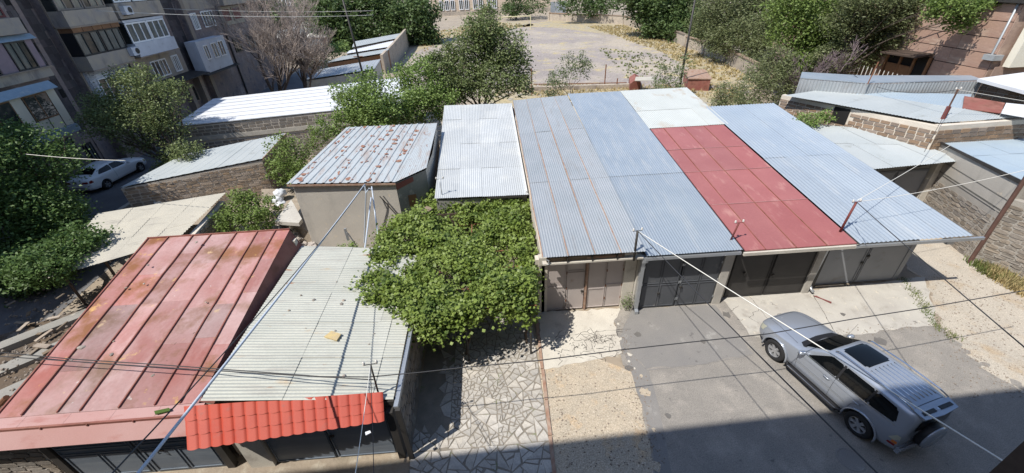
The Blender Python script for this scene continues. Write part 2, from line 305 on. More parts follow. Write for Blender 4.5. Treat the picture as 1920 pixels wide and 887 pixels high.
def brickmesh(kind,mt):
    k=(kind,mt.name)
    if k in _bv:return _bv[k]
    L=[]
    for i in range(5):
        me=bpy.data.meshes.new('brick');bm=bmesh.new();r=bmesh.ops.create_cube(bm,size=1)
        for v in bm.verts:
            v.co=Vector((v.co.x,v.co.y,v.co.z))
        if kind=='rough':
            bmesh.ops.subdivide_edges(bm,edges=bm.edges[:],cuts=1,use_grid_fill=True)
            for v in bm.verts:
                e=1-.13*(abs(v.co.x)>.4 and abs(v.co.z)>.4)
                v.co=Vector((v.co.x*e+random.uniform(-.05,.05),v.co.y+random.uniform(-.12,.12),v.co.z*e+random.uniform(-.07,.07)))
        else:
            bmesh.ops.bevel(bm,geom=[e for e in bm.edges],offset=.05,segments=1)
            for v in bm.verts:v.co+=Vector((random.uniform(-.02,.02),random.uniform(-.05,.05),random.uniform(-.04,.04)))
        bm.to_mesh(me);bm.free();me.materials.append(mt);L.append(me)
    _bv[k]=L;return L
def bricks(parent,p,q,z0,zt,L,Hh,mt,kind='cut',out=.02,depth=.06,jit=.06,limit=300,gap=.018,name='brick',skip=None,zb=None):
    # bricks on the face p->q (visible side is to the right of p->q); zt(u) gives top height
    p=Vector(p[:2]);q=Vector(q[:2]);d=(q-p);Ln=d.length;d.normalize();n=Vector((d.y,-d.x));ang=math.atan2(d.y,d.x);rl=rootloc(parent);ms=brickmesh(kind,mt)
    items=[];z=z0;row=0
    while True:
        h=Hh*(1+random.uniform(-jit,jit));u=-random.uniform(0,1)*L
        any_=False
        while u<Ln:
            l=L*(1+random.uniform(-jit,jit)*2.5);a=max(u,0);b=min(u+l,Ln)
            if b-a>L*.25:
                uc=(a+b)/2
                if z+h<=zt(uc)+.01 and (skip is None or not skip(uc,z+h/2)) and (zb is None or z>=zb(uc)):items.append((uc,z+h/2,b-a-gap,h-gap))
                if z+h<=zt(uc)+.01:any_=True
            u+=l
        z+=h;row+=1
        if not any_ or row>200:break
    def world(it):
        c=p+d*it[0]+n*(out-depth/2);return Vector((c.x,c.y,it[1]))
    sc=[]
    for it in items:
        w=world(it);x,y,dp=proj(w);vis=(-20<x<1940 and -20<y<907)
        sc.append(((1e6 if vis else 0)+100/max(dp,.1),it,w))
    sc.sort(key=lambda t:-t[0])
    for s,it,w in sc[:limit]:
        o=bpy.data.objects.new(name,random.choice(ms));COL.objects.link(o);o.parent=parent
        o.location=w-rl;o.rotation_euler=(0,0,ang);o.scale=(it[2],depth*random.uniform(.75,1.2),it[3])
    rest=sc[limit:]
    if rest:
        mb=MB()
        for s,it,w in rest:
            dx=d*it[2]/2;c=Vector((w.x,w.y));nn=n*depth/2
            pts=[c-dx-nn,c+dx-nn,c+dx+nn,c-dx+nn];mb.prism([(a.x,a.y,it[1]-it[3]/2) for a in pts],it[3])
        mb.build(name,mt,parent,'stuff')
# leaves
def leafcloud(name,blobs,size,mt,parent=None,kind=None,asp=1.9,cl=.0,flat=0.,shell=.35):
    # blobs: (center,(rx,ry,rz),n)
    Cs=[];
    for c,r,n in blobs:
        c=np.array(c);r=np.array(r,dtype=float)
        ncl=max(6,int(n/26));d=rng.normal(size=(ncl,3));d/=np.linalg.norm(d,axis=1)[:,None]
        rad=rng.uniform(shell**3,1,ncl)**(1/3)*(1+rng.normal(0,.09,ncl));cc=d*rad[:,None]*r
        idx=rng.integers(0,ncl,n);spread=np.clip(r.mean()*.17,size*1.1,.55)
        pts=cc[idx]+rng.normal(0,1,(n,3))*spread*np.array([1,1,.75])+c;Cs.append(pts)
    C=np.concatenate(Cs);n=len(C)
    a=rng.normal(size=(n,3));a[:,2]*=.5;a/=np.linalg.norm(a,axis=1)[:,None]
    nn=rng.normal(size=(n,3));nn[:,2]=np.abs(nn[:,2])*.8+.45+flat;b=np.cross(nn,a);b/=np.linalg.norm(b,axis=1)[:,None]
    s=size*rng.uniform(.6,1.35,n)[:,None]
    nrm=np.cross(a,b)
    V=np.stack([C-a*s*.5,C+b*s*.5/asp*1.1-a*s*.06+nrm*s*.06,C+a*s*.5-nrm*s*.08,C-b*s*.5/asp*1.1-a*s*.06+nrm*s*.06],1).reshape(-1,3)
    F=np.arange(4*n).reshape(n,4)
    return fastmesh(name,V,F,mt,parent,kind)
def limb(mb,a,b,r0,r1,wob=.08,k=5,n=6):
    a=Vector(a);b=Vector(b);L=(b-a).length;pts=[a]
    for i in range(1,k):
        t=i/k;pts.append(a.lerp(b,t)+Vector((random.uniform(-1,1),random.uniform(-1,1),random.uniform(-.5,.5)))*wob*L*(1-abs(2*t-1)*.5))
    pts.append(b);mb.tube(pts,r0,n,r1,False);return pts
def tree(name,label,base,blobs,lsize,mt,trunk_r,cat='tree',group=None,n_tw=3,split=.35,asp=1.9,shell=.35,bark=None):
    base=Vector(base);t=thing(name,label,cat,base,group)
    mb=MB();cx=sum((Vector(b[0]) for b in blobs),Vector((0,0,0)))/len(blobs)
    zlow=min(b[0][2]-b[1][2] for b in blobs)
    fork=base.lerp(cx,split);fork=Vector((base.x+(cx.x-base.x)*.3,base.y+(cx.y-base.y)*.3,base.z+max(.4,(cx.z-base.z)*split)))
    limb(mb,base-Vector((0,0,.2)),fork,trunk_r*1.25,trunk_r*.8,.05)
    for b in blobs:
        c=Vector(b[0]);pts=limb(mb,fork,c,trunk_r*.6,trunk_r*.16,.08)
        for i in range(n_tw):
            d=Vector((random.uniform(-1,1)*b[1][0],random.uniform(-1,1)*b[1][1],random.uniform(-.3,1)*b[1][2]))*.85
            limb(mb,random.choice(pts[2:]),c+d,trunk_r*.25,trunk_r*.05,.1,4,4)
    mb.build('trunk',bark or M['bark'],t,smooth=True)
    leafcloud('crown',blobs,lsize,mt,t,asp=asp,shell=shell);return t
def blob(px,py,y0,rx,ry,n,dy=1.):
    c=PY(px,py,y0);dp=proj(c)[2];return (c,(rx*dp/FPX,max(rx,ry)*dp/FPX*dy*.8,ry*dp/FPX*1.05),n)
# ---------------- ground ----------------
def sheet(name,pts,z,mt,kind='structure',wob=.0,step=.5):
    P2=[Vector(p[:2]) for p in pts]
    if wob:
        out=[]
        for i,a in enumerate(P2):
            b=P2[(i+1)%len(P2)];k=max(1,int((b-a).length/step));d=(b-a);nn=Vector((-d.y,d.x)).normalized()
            for j in range(k):
                out.append(a+d*(j/k)+(nn*random.uniform(-wob,wob) if j else Vector((0,0))))
        P2=out
    mb=MB();mb.prism([(p.x,p.y,-.05) for p in P2],z+.05)
    return mb.build(name,mt,None,kind)
mb=MB();mb.quad((-700,-300,0),(700,-300,0),(700,900,0),(-700,900,0));g=mb.build('ground',M['dirt'],None,'structure')
def px(*ps):return [P(a,b,0) for a,b in ps]
sheet('street',[(-27.1,-5),(-17.5,10),(-18.5,20),(-21.9,22),(-22.6,40),(-20,70),(-27.1,75)],.008,M['street'])
sheet('asphalt_lane',px((1160,578),(1150,640),(1185,700),(1205,770),(1225,887),(1240,1000))+[Vector((26,1,0)),Vector((20.4,7.6,0))]+px((1750,612),(1735,560),(1560,545)),.004,M['asphalt'],wob=.16,step=.3)
sheet('asphalt_patch',px((1186,580),(1160,640),(1212,692),(1330,680),(1412,664),(1340,572)),.008,M['asphalt_dark'],wob=.05,step=.25)
sheet('asphalt_strip',px((1212,692),(1160,640),(1186,705),(1215,800),(1230,900),(1262,900),(1235,760)),.011,M['asphalt_dark'],wob=.04)
sheet('gravel_verge',px((1012,690),(1120,672),(1190,700),(1225,887),(1245,1010),(1045,1010)),.007,M['gravel'],wob=.06)
sheet('concrete_apron',px((1008,586),(1165,578),(1152,600),(1166,662),(1110,676),(1014,692)),.014,M['concrete_pale'],wob=.08,step=.18)
sheet('concrete_pavement',px((1352,558),(1520,544),(1735,520),(1757,608),(1600,628),(1440,640),(1405,628)),.012,M['concrete'],wob=.06,step=.25)
sheet('gravel_yard',px((1735,522),(1700,505),(1690,440),(1780,400),(1812,470),(1930,525))+[Vector((22.5,9,0)),Vector((21.5,5.5,0))]+px((1925,745),(1840,690),(1765,612)),.010,M['gravel_grey'],wob=.10,step=.25)
# concrete slab joints / cracks on the apron, as thin grooves filled with dirt
mb=MB()
def crack(pts,w=.012,z=.0165):
    pts=[Vector(p) for p in pts];L=[]
    for a,b in zip(pts,pts[1:]):
        k=max(2,int((b-a).length/.12))
        for j in range(k):L.append(a.lerp(b,j/k)+Vector((random.uniform(-.02,.02),random.uniform(-.02,.02),0)))
    L.append(pts[-1])
    for a,b in zip(L,L[1:]):
        d=(b-a);d.z=0
        if d.length<1e-4:continue
        n=Vector((-d.y,d.x,0)).normalized()*w*random.uniform(.5,1.3)/2
        mb.quad((a.x-n.x,a.y-n.y,z),(b.x-n.x,b.y-n.y,z),(b.x+n.x,b.y+n.y,z),(a.x+n.x,a.y+n.y,z))
def rw(a,b,n,w=.1):
    pts=[a];
    for i in range(1,n):pts.append(a.lerp(b,i/n)+Vector((random.uniform(-w,w),random.uniform(-w,w),0)))
    return pts+[b]
for i in range(44):
    x=random.uniform(1.7,3.9);y=random.uniform(9.4,10.4);a=Vector((x,y,0));ang=random.uniform(0,6.28);l=random.uniform(.3,.7)
    crack(rw(a,a+Vector((math.cos(ang)*l,math.sin(ang)*l,0)),4,.09),.014)
crack(rw(Vector((1.5,10.4,0)),Vector((4.6,10.5,0)),10,.05),.012);
crack(px((1520,546),(1570,632)),.015,.0145);crack(px((1405,556),(1470,636)),.012,.0145)
for q in range(9):
    a=P(random.uniform(1380,1500),random.uniform(572,620),0);crack(rw(a,a+Vector((random.uniform(-.7,.7),random.uniform(-.4,.4),0)),4,.06),.012,.0145)
mb.build('paving_cracks',M['hole'],None,'stuff')
mb=MB();crack(px((1216,694),(1300,686),(1412,666)),.03,.0125);crack(px((1216,694),(1222,760),(1243,880)),.025,.0125)
crack(px((1295,570),(1375,700)),.01,.0122)
mb.build('asphalt_seams',M['asphalt_dark'],None,'stuff')
mb=MB()
for q in range(26):
    a=P(random.uniform(1230,1800),random.uniform(640,860),0);an=random.uniform(0,3.14);l=random.uniform(.4,1.6);crack(rw(a,a+Vector((math.cos(an)*l,math.sin(an)*l,0)),6,.08),.008,.0065)
mb.build('asphalt_cracks',M['asphalt_dark'],None,'stuff')
for i,(a,b,r) in enumerate(((1318,640,.10),(1362,590,.16),(1180,690,.14),(1253,780,.1),(1500,660,.12),(1580,590,.09),(1650,640,.2),(1195,628,.12))):
    c=P(a,b,0);sheet('oil_stain',[(c.x+math.cos(t*.7)*r*random.uniform(.6,1.3),c.y+math.sin(t*.7)*r*random.uniform(.6,1.3)) for t in range(9)],.0185 if i!=2 else .0185,M['oil'],wob=.01,step=.1)
c=P(1595,862,0);w=MB();w.lathe([(.0,.0),(.27,.0),(.30,.012),(.33,.0)],(c.x,c.y,.006),(0,0,1),24);o=w.build('manhole_cover',M['asphalt_dark'],None);tag(o,'round dark manhole cover in the shaded asphalt left of the SUV','manhole cover')
def islands(a,b,n,mt,z,spread=.35,rr=(.05,.2)):
    for i in range(n):
        c=P(*a,0).lerp(P(*b,0),random.random())+Vector((random.uniform(-spread,spread),random.uniform(-spread,spread),0));r=random.uniform(*rr)
        sheet('worn_patch',[(c.x+math.cos(t*.79)*r*random.uniform(.5,1.3),c.y+math.sin(t*.79)*r*random.uniform(.5,1.3)) for t in range(8)],z+i*.0002,mt,wob=.015,step=.08)
islands((1190,700),(1228,880),9,M['gravel'],.0115,.25);islands((1158,590),(1185,700),6,M['concrete_pale'],.0145,.15,(.04,.10));islands((1765,612),(1915,745),10,M['asphalt'],.0115,.3);islands((1440,642),(1757,608),8,M['asphalt'],.0135,.2,(.04,.12))
# weathered brown edging between crazy paving and apron
t=thing('kerb_edging','rusty brown edging strip between the crazy paving and the concrete apron','edging',(1.2,6,0))
a=P(1006,600,0);e=P(1041,900,0)
for i in range(5):
    p=a.lerp(e,i/5);q=a.lerp(e,(i+1)/5-.006);b_=MB();j=random.uniform(-.015,.015)
    b_.prism([(p.x-.05+j,p.y,0),(p.x+.05+j,p.y,0),(q.x+.05+j,q.y,0),(q.x-.05+j,q.y,0)],.05);b_.build('edging_bar',M['lap'],t)
# ---- crazy paving: voronoi stones ----
def clip(poly,a,n):
    out=[];k=len(poly)
    for i in range(k):
        p=poly[i];q=poly[(i+1)%k];dp=(p-a).dot(n);dq=(q-a).dot(n)
        if dp<=0:out.append(p)
        if (dp<0)!=(dq<0) and abs(dp-dq)>1e-9:out.append(p+(q-p)*(dp/(dp-dq)))
    return out
x0,x1,y0,y1=-2.72,1.1,4.6,13.4
base=sheet('crazy_paving_bed',[(x0,y0),(x1,y0),(x1,y1),(x0,y1)],.012,M['joint'])
stones=[]
def area(p):return abs(sum(p[i].x*p[(i+1)%len(p)].y-p[(i+1)%len(p)].x*p[i].y for i in range(len(p))))/2
def split(poly,thr):
    c=sum(poly,Vector((0,0)))/len(poly)
    if area(poly)<thr or len(poly)<3:
        yield poly;return
    L=max(((poly[i]-poly[j]) for i in range(len(poly)) for j in range(i)),key=lambda v:v.length)
    d=L.normalized();a_=random.gauss(0,.3);n=Vector((d.x*math.cos(a_)-d.y*math.sin(a_),d.x*math.sin(a_)+d.y*math.cos(a_)))
    o=c+d*L.length*random.uniform(-.14,.14)
    for q in (clip(poly,o,n),clip(poly,o,-n)):
        if len(q)>2:yield from split(q,thr*random.uniform(.9,1.1) if 1 else thr)
cells=[[Vector((x0,y0)),Vector((x1,y0)),Vector((x1,6.55)),Vector((x0,6.55))],[Vector((x0,6.55)),Vector((-1.72,6.6)),Vector((-1.66,y1)),Vector((x0,y1))],[Vector((-1.72,6.55)),Vector((x1,6.55)),Vector((x1,y1)),Vector((-1.66,y1))]]
for ci,cell in enumerate(cells):
    for big in split(cell,1.1):
        for poly in split(big,random.choice((.05,.075,.11,.16,.09)) if ci!=2 else random.choice((.028,.045,.07,.10,.05))):
            c=sum(poly,Vector((0,0)))/len(poly)
            if area(poly)<.004:continue
            if ci==1 and 7.2<c.y<10.6 and (c.x<-2.05 or random.random()<.45):continue
            poly=[v+Vector((random.gauss(0,.010),random.gauss(0,.010))) for v in poly]
            if random.random()<.5 and len(poly)>3:
                k_=random.randrange(len(poly));e1=poly[k_-1];e2=poly[(k_+1)%len(poly)];v=poly[k_];poly[k_:k_+1]=[v.lerp(e1,.25),v.lerp(e2,.25)]
            g_=random.uniform(.012,.026);poly=[v+(c-v).normalized()*min(g_*1.3,(c-v).length*.3) for v in poly]
            vis=100/proj((c.x,c.y,0))[2]*(1 if c.y>5.3 else 0);stones.append((vis*area(poly)**.5,c,poly))
stones.sort(key=lambda s:-s[0]);rest=MB()
for k,(v,c,poly) in enumerate(stones):
    h=random.uniform(.012,.026);tx=random.uniform(-.02,.02);ty=random.uniform(-.02,.02)
    def top(p,s,hh):
        q=c+(p-c)*s;return (q.x-c.x,q.y-c.y,hh+tx*(q.x-c.x)+ty*(q.y-c.y))
    n=len(poly);vs=[top(p,1,0) for p in poly]+[top(p,.99,h-.006) for p in poly]+[top(p,.955,h) for p in poly]
    fs=[tuple(range(2*n,3*n))]+[(i,(i+1)%n,n+(i+1)%n,n+i) for i in range(n)]+[(n+i,n+(i+1)%n,2*n+(i+1)%n,2*n+i) for i in range(n)]
    if k<300:
        me=bpy.data.meshes.new('paving_stone');me.from_pydata(vs,[],fs);o=link('paving_stone',me,M['stone'],base,Vector((c.x,c.y,.008))-rootloc(base))
    else:rest.add([(a[0]+c.x,a[1]+c.y,a[2]+.008) for a in vs],fs)
if rest.v:rest.build('paving_stones_far',M['stone'],base,'stuff')
# ---------------- garage row ----------------
def zr(y):return 2.7+.11*(y-11.2)
def hinge(mb,x,y,z):mb.box(x-.015,x+.015,y-.035,y,z-.05,z+.05)
def leaf(parent,x0,x1,z0,z1,y,mt,panels,name='door_leaf',handle=None,frame=.05):
    # panels: list of (fx0,fx1,fz0,fz1) fractions: recessed panels framed by raised strips
    mb=MB();mb.box(x0+.006,x1-.006,y-.02,y+.02,z0,z1)
    def X(f):return x0+(x1-x0)*f
    def Z(f):return z0+(z1-z0)*f
    for a,b,c,d in panels:
        s=.028;w=.022
        mb.box(X(a),X(b),y-.02-w,y-.02,Z(c),Z(c)+s);mb.box(X(a),X(b),y-.02-w,y-.02,Z(d)-s,Z(d))
        mb.box(X(a),X(a)+s,y-.02-w,y-.02,Z(c)+s,Z(d)-s);mb.box(X(b)-s,X(b),y-.02-w,y-.02,Z(c)+s,Z(d)-s)
    o=mb.build(name,mt,parent)
    if handle:
        h=MB();hx,hz=X(handle[0]),Z(handle[1]);h.box(hx-.05,hx+.05,y-.06,y-.02,hz-.03,hz+.03);h.tube([(hx-.03,y-.06,hz-.09),(hx-.03,y-.1,hz-.05),(hx-.03,y-.1,hz+.05),(hx-.03,y-.06,hz+.09)],.011);h.build('handle',M['darksteel'],o)
    return o
def insulators(mb,pm,x,y,z,ax=(1,0),n=2,w=.16):
    ax=Vector((ax[0],ax[1],0)).normalized()
    mb.tube([Vector((x,y,z))-ax*w,Vector((x,y,z))+ax*w],.012,5)
    for s in ([-1,1] if n==2 else [-1,0,1]):
        c=Vector((x,y,z))+ax*w*s*.9
        pm.lathe([(0,0),(.018,.0),(.02,.02),(.034,.03),(.036,.05),(.022,.06),(.032,.075),(.03,.095),(0,.11)],c,(0,0,1),8)
def downpipe(pts,r,parent,mt=None):
    mb=MB();mb.tube(pts,r,8);return mb.build('downpipe',mt or M['steel'],parent,smooth=True)
# garage 1
G1='garages in the long row';yb=26.2
g1=thing('garage','garage with pinkish beige double doors and grey roof with rusty seams beside the vine','garage',(1.5,11.7,0),G1)
w=MB();w.wall((1.5,24),(1.5,11.7),0,zr(24)-.12,.22,zr(11.7)-.1);w.box(1.5,4.6,25.6,25.8,0,4.0);w.box(1.28,1.5,11.62,11.9,0,2.55);w.parts('wall',M['mortar'],g1)
w=MB();w.box(4.52,4.93,11.66,11.95,0,2.5);w.build('pillar',M['concrete_pale'],g1)
w=MB();w.box(1.50,1.62,11.70,11.9,0,2.35);w.build('pillar',M['concrete_pale'],g1)
w=MB();w.box(1.4,4.85,11.6,11.85,2.30,2.62);w.build('lintel',M['concrete_pale'],g1)
yd=11.76
leaf(g1,1.64,2.42,.04,2.3,yd,M['pinkdoor'],[(.02,.98,.02,.50),(.02,.98,.50,.98)])
o=leaf(g1,2.42,3.10,.04,1.85,yd,M['pinkdoor'],[(.02,.98,.02,.98)],'wicket_door',(.9,.48))
leaf(g1,2.42,3.10,1.86,2.3,yd,M['pinkdoor'],[(.02,.98,.04,.96)],'door_header')
leaf(g1,3.22,3.88,.04,2.3,yd,M['pinkdoor'],[(.02,.98,.02,.42),(.02,.98,.42,.98)])
leaf(g1,3.88,4.52,.04,2.3,yd,M['pinkdoor'],[(.02,.98,.02,.48),(.02,.98,.48,.98)])
w=MB();w.box(3.11,3.21,yd-.06,yd+.03,.02,2.32);w.box(3.14,3.18,yd-.09,yd-.06,.02,2.3);w.build('door_post',M['lap'],g1)
w=MB()
for z in (.5,1.1,1.8):
    for x in (2.43,3.9,4.5):hinge(w,x,yd-.02,z)
w.build('hinges',M['rust'],g1)
# open gutter under the eave of garage 1, wooden fascia
w=MB();w.box(1.62,4.3,11.27,11.32,2.68,2.83);w.build('fascia_board',M['wood'],g1)
w=MB();w.box(3.0,4.2,11.255,11.265,2.71,2.80);w.build('rusty_fascia_plate',M['lap'],g1)
w=MB();w.box(1.48,4.92,11.16,11.36,2.62,2.68);w.build('gutter',M['concrete_pale'],g1)
for x in (2.3,3.15,4.0):
    w=MB();w.box(x,x+.03,11.15,11.30,2.68,2.88);w.build('gutter_bracket',M['darksteel'],g1)
w=MB();w.tube([(1.60,11.16,2.86),(1.68,11.14,2.83),(1.66,11.14,2.73),(1.71,11.16,2.67),(1.58,11.18,2.64)],.022,7);w.build('drain_elbow',M['steel'],g1)
e=.0
def rq(x0,x1,y0,y1,dz=0):return [(x0,y0,zr(y0)+dz),(x1,y0,zr(y0)+dz),(x1,y1,zr(y1)+dz),(x0,y1,zr(y1)+dz)]
q=rq(1.5,5.02,11.12,25.9,.03);q[0]=(1.47,11.12,2.98);q[1]=(4.96,11.08,2.98);q[2]=(4.95,26.3,zr(26.3)+.03)
xs=[0,.225,.465,.70,.93,1.0] if 0 else [0,.245,.50,.755,1.0]
corr(g1,*q,xs,[0,.33,.67,1],.092,.020,M['zinc2'])
for f in xs[1:-1]+[0.0]:
    w=MB();a=Vector(q[0]).lerp(Vector(q[1]),f);b=Vector(q[3]).lerp(Vector(q[2]),f);pp=[a.lerp(b,i/14)+Vector((random.uniform(-.012,.012)-.0,0,.028)) for i in range(15)]
    for i in range(14):
        if 1:
            c,d=pp[i],pp[i+1];ww=random.uniform(.012,.026) if i<11 else .008;w.prism([(c.x-ww,c.y,c.z),(c.x+ww,c.y,c.z),(d.x+ww,d.y,d.z),(d.x-ww,d.y,d.z)],.008)
    w.build('rusty_seam',M['lap'],g1)
# garage 2
g2=thing('garage','garage with dark grey panelled doors and plain blue grey corrugated roof','garage',(5,11.5,0),G1)
w=MB();w.box(4.95,5.12,11.52,11.9,0,2.5);w.build('pillar',M['concrete'],g2)
w=MB();w.box(8.05,8.35,11.48,11.95,0,2.5);w.build('pillar',M['concrete'],g2)
w=MB();w.wall((4.96,25),(4.96,11.95),0,zr(25)-.15,.15,zr(11.95)-.15);w.box(5.1,8.2,25.8,26,0,4.1);w.parts('wall',M['mortar'],g2)
w=MB();w.box(5.0,8.3,11.40,11.62,2.38,2.52);w.build('lintel',M['greydoor'],g2)
yd=11.54;P4=[(.04,.48,.03,.47),(.52,.96,.03,.47),(.04,.48,.50,.97),(.52,.96,.50,.97)]
leaf(g2,5.16,6.56,.04,2.36,yd,M['darkmetal'],P4,handle=(.5,.3));leaf(g2,6.60,8.02,.04,2.36,yd,M['darkmetal'],P4,handle=(.05,.4))
w=MB()
for x in (5.18,6.56,6.62,8.0):
    for z in (.4,1.2,2.0):hinge(w,x,yd-.02,z)
w.build('hinges',M['steel'],g2)
w=MB();w.box(5.0,8.32,11.12,11.24,2.56,2.66);w.build('gutter',M['steel'],g2)
w=MB();w.prism([(4.92,11.18,2.42),(5.12,11.18,2.42),(5.12,11.38,2.42),(4.92,11.38,2.42)],.22);w.build('rain_hopper',M['steel'],g2)
w=MB();w.box(4.97,5.10,11.33,11.46,.12,2.42);w.prism([(4.97,11.22,.02),(5.10,11.22,.02),(5.10,11.46,.12),(4.97,11.46,.12)],(0,0,.12));w.build('downpipe',M['steel'],g2)
q=rq(5.02,8.36,11.15,26.5,.04);corr(g2,*q,[0,1],[0,(16.4-11.15)/15.35,(21.4-11.15)/15.35,1],.098,.022,M['zinc'])
# garage 3
g3=thing('garage','garage with flat red sheet roof ending in cream corrugated sheets and near black doors','garage',(8.4,11.7,0),G1)
w=MB();w.box(8.38,8.62,11.78,12.0,0,2.5);w.build('pillar',M['concrete'],g3)
w=MB();w.box(11.75,12.0,11.72,12.0,0,2.5);w.build('pillar',M['concrete'],g3)
w=MB();w.box(8.4,12.4,25.8,26,0,4.1);w.build('wall',M['concrete'],g3)
w=MB();w.box(8.6,11.78,11.6,11.85,2.35,2.6);w.build('lintel',M['blackdoor'],g3)
yd=11.80
leaf(g3,8.64,10.18,.04,2.35,yd,M['blackdoor'],[(.02,.98,.01,.99)],handle=(.35,.5));leaf(g3,10.2,11.74,.04,2.35,yd,M['blackdoor'],[(.02,.98,.01,.99)],handle=(.08,.42))
w=MB();w.box(8.36,12.42,11.02,11.10,2.56,2.68);w.build('gutter',M['concrete_pale'],g3)
xs=[8.42,9.12,10.2,11.28,12.36];ys=[11.1,13.84,16.36,18.47,20.96]
for i in range(4):
    for j in range(4):
        w=MB();a,b,c,d=xs[i]+.008,xs[i+1]-.008,ys[j]+.008,ys[j+1]-.008;dz=.03+random.uniform(0,.012)
        w.add([(a,c,zr(c)+dz),(b,c,zr(c)+dz+random.uniform(0,.008)),(b,d,zr(d)+dz),(a,d,zr(d)+dz),(a,c,zr(c)),(b,c,zr(c)),(b,d,zr(d)),(a,d,zr(d))],[(0,1,2,3),(0,4,5,1),(1,5,6,2),(2,6,7,3),(3,7,4,0)])
        w.build('roof_sheet',M['reds'],g3)
for x in xs[1:4]:
    w=MB();w.prism([(x-.014,11.1,zr(11.1)+.03),(x+.014,11.1,zr(11.1)+.03),(x+.014,20.9,zr(20.9)+.03),(x-.014,20.9,zr(20.9)+.03)],.035);w.build('standing_seam',M['redside'],g3)
for y in ys[1:4]:
    w=MB();w.prism([(8.42,y-.016,zr(y)+.045),(12.36,y-.016,zr(y)+.045),(12.36,y+.016,zr(y)+.045),(8.42,y+.016,zr(y)+.045)],.006);w.build('cross_seam',M['lap'] if 0 else M['reds'],g3)
w=MB()
for y in ys[1:4]:w.prism([(8.5,y-.018,zr(y)+.052),(12.3,y-.018,zr(y)+.052),(12.3,y-.006,zr(y)+.052),(8.5,y-.006,zr(y)+.052)],.003)
w.build('sealant_line',mat('sealant',(.52,.33,.32),None,1,.8),g3)
w=MB();w.box(8.3,12.4,20.9,26,3.6,3.62);q=rq(8.36,12.66,20.9,26.5,.05);corr(g3,*q,[0,.74,1],[0,.42,1],.098,.022,M['cream_patch'])
# garage 4
g4=thing('garage','end garage with light grey doors and wide pale blue corrugated roof','garage',(12.4,12,0),G1)
w=MB();w.box(12.02,12.40,11.98,12.3,0,2.5);w.wall((15.95,12.2),(15.95,22.6),0,2.62,.2,3.9);w.box(12.5,15.8,22.6,22.8,0,3.7);w.parts('wall',M['blackdoor'],g4)
w=MB();w.add([(15.82,12.15,0),(16.0,12.15,0),(16.0,12.3,0),(15.82,12.3,0),(15.82,12.15,2.5),(16.0,12.15,2.5),(16.0,12.3,2.5),(15.82,12.3,2.5)],[(0,1,5,4),(1,2,6,5),(4,5,6,7)]);w.build('door_post',M['greydoor'],g4)
yd=12.14;
leaf(g4,12.44,14.12,.04,2.4,yd,M['greydoor'],[(.03,.97,.01,.70),(.03,.97,.70,.99)],handle=(.97,.42));leaf(g4,14.15,15.82,.04,2.4,yd,M['greydoor'],[(.03,.97,.01,.70),(.03,.97,.70,.99)],handle=(.03,.55))
w=MB();w.box(12.4,16.0,12.06,12.3,2.4,2.55);w.build('lintel',M['greydoor'],g4)
w=MB();w.box(12.3,16.9,11.0,11.08,2.58,2.68);w.build('gutter',M['steel'],g4)
w=MB();w.prism([(15.7,11.08,2.42),(15.95,11.08,2.42),(15.95,11.28,2.42),(15.7,11.28,2.42)],.14);w.build('gutter_stop',M['steel'],g4)
downpipe([(12.35,11.12,2.6),(12.3,11.5,2.45),(12.16,11.86,2.1),(12.1,11.9,.35),(12.08,11.75,.2),(12.1,11.6,.14)],.055,g4)
q=rq(12.42,16.5,11.05,23.3,.05);corr(g4,*q,[0,.25,.5,.75,1],[0,.5,1],.162,.036,M['zinc4'])
# rusty bits of angle iron by the downpipe
w=MB();w.tube([(12.1,11.5,.04),(12.5,11.1,.03)],.02);w.tube([(12.16,11.5,.04),(12.45,11.05,.03)],.018);o=w.build('scrap_iron',M['maroon'],None);tag(o,'two short rusty red iron pieces lying at the foot of the downpipe','scrap iron')
# pale cream roof building behind the vine
def z0f(y):return 2.98+.11*(y-16)
g0=thing('garage','low garage with old cream corrugated roof behind the vine','garage',(-2.5,16,0),G1)
w=MB();w.box(-2.5,1.4,16.0,16.2,0,2.85);w.box(-2.6,1.45,25.8,26,0,4.0);w.parts('wall',M['plaster_dark'],g0)
corr(g0,(-2.55,15.95,z0f(15.95)),(1.47,15.8,z0f(15.8)),(1.47,26.2,z0f(26.2)),(-2.75,26.4,z0f(26.4)),[0,.26,.51,.76,1],[0,.24,.49,.79,1],.092,.020,M['greywhite'])
w=MB();w.wall((1.42,15.9),(1.42,25.6),z0f(16)-.1,z0f(15.9)+.14,.06,z0f(25.6)+.1);w.build('flashing',M['white'],g0)
w=MB();w.wall((-.3,15.85),(1.4,15.8),2.86,2.93,.1);w.build('eave_beam',M['darksteel'],g0)
# ---------------- plastered building with rust-spotted roof ----------------
pb=thing('outbuilding','grey plastered outbuilding with rust spotted ribbed metal roof','outbuilding',(-6.4,17,0))
fl=Vector((-8.85,16.85,3.6));fr=Vector((-4.22,16.42,3.6));sr=P(800,316,3.75);rr=P(812,285,3.85);br=P(820,232,4.25);bl=P(650,240,4.25)
flx=P(537,346,3.6);frx=P(741,343,3.6)
def ins(p,q,k=.12):return p
foot=[flx+Vector((.15,.15,0)),frx+Vector((-.03,.12,0)),sr+Vector((-.05,.02,0)),rr+Vector((-.05,0,0)),br+Vector((-.05,0,0)),bl+Vector((.15,0,0))]
w=MB();n=6
for i in range(n):
    a=foot[i];b=foot[(i+1)%n]
    w.add([(a.x,a.y,0),(b.x,b.y,0),(b.x,b.y,b.z-.07),(a.x,a.y,a.z-.07)],[(0,1,2,3)])
w.build('wall',M['plaster'],pb)
a,b=foot[1],foot[2];d=(b-a).normalized();nn=Vector((d.y,-d.x,0))*.012
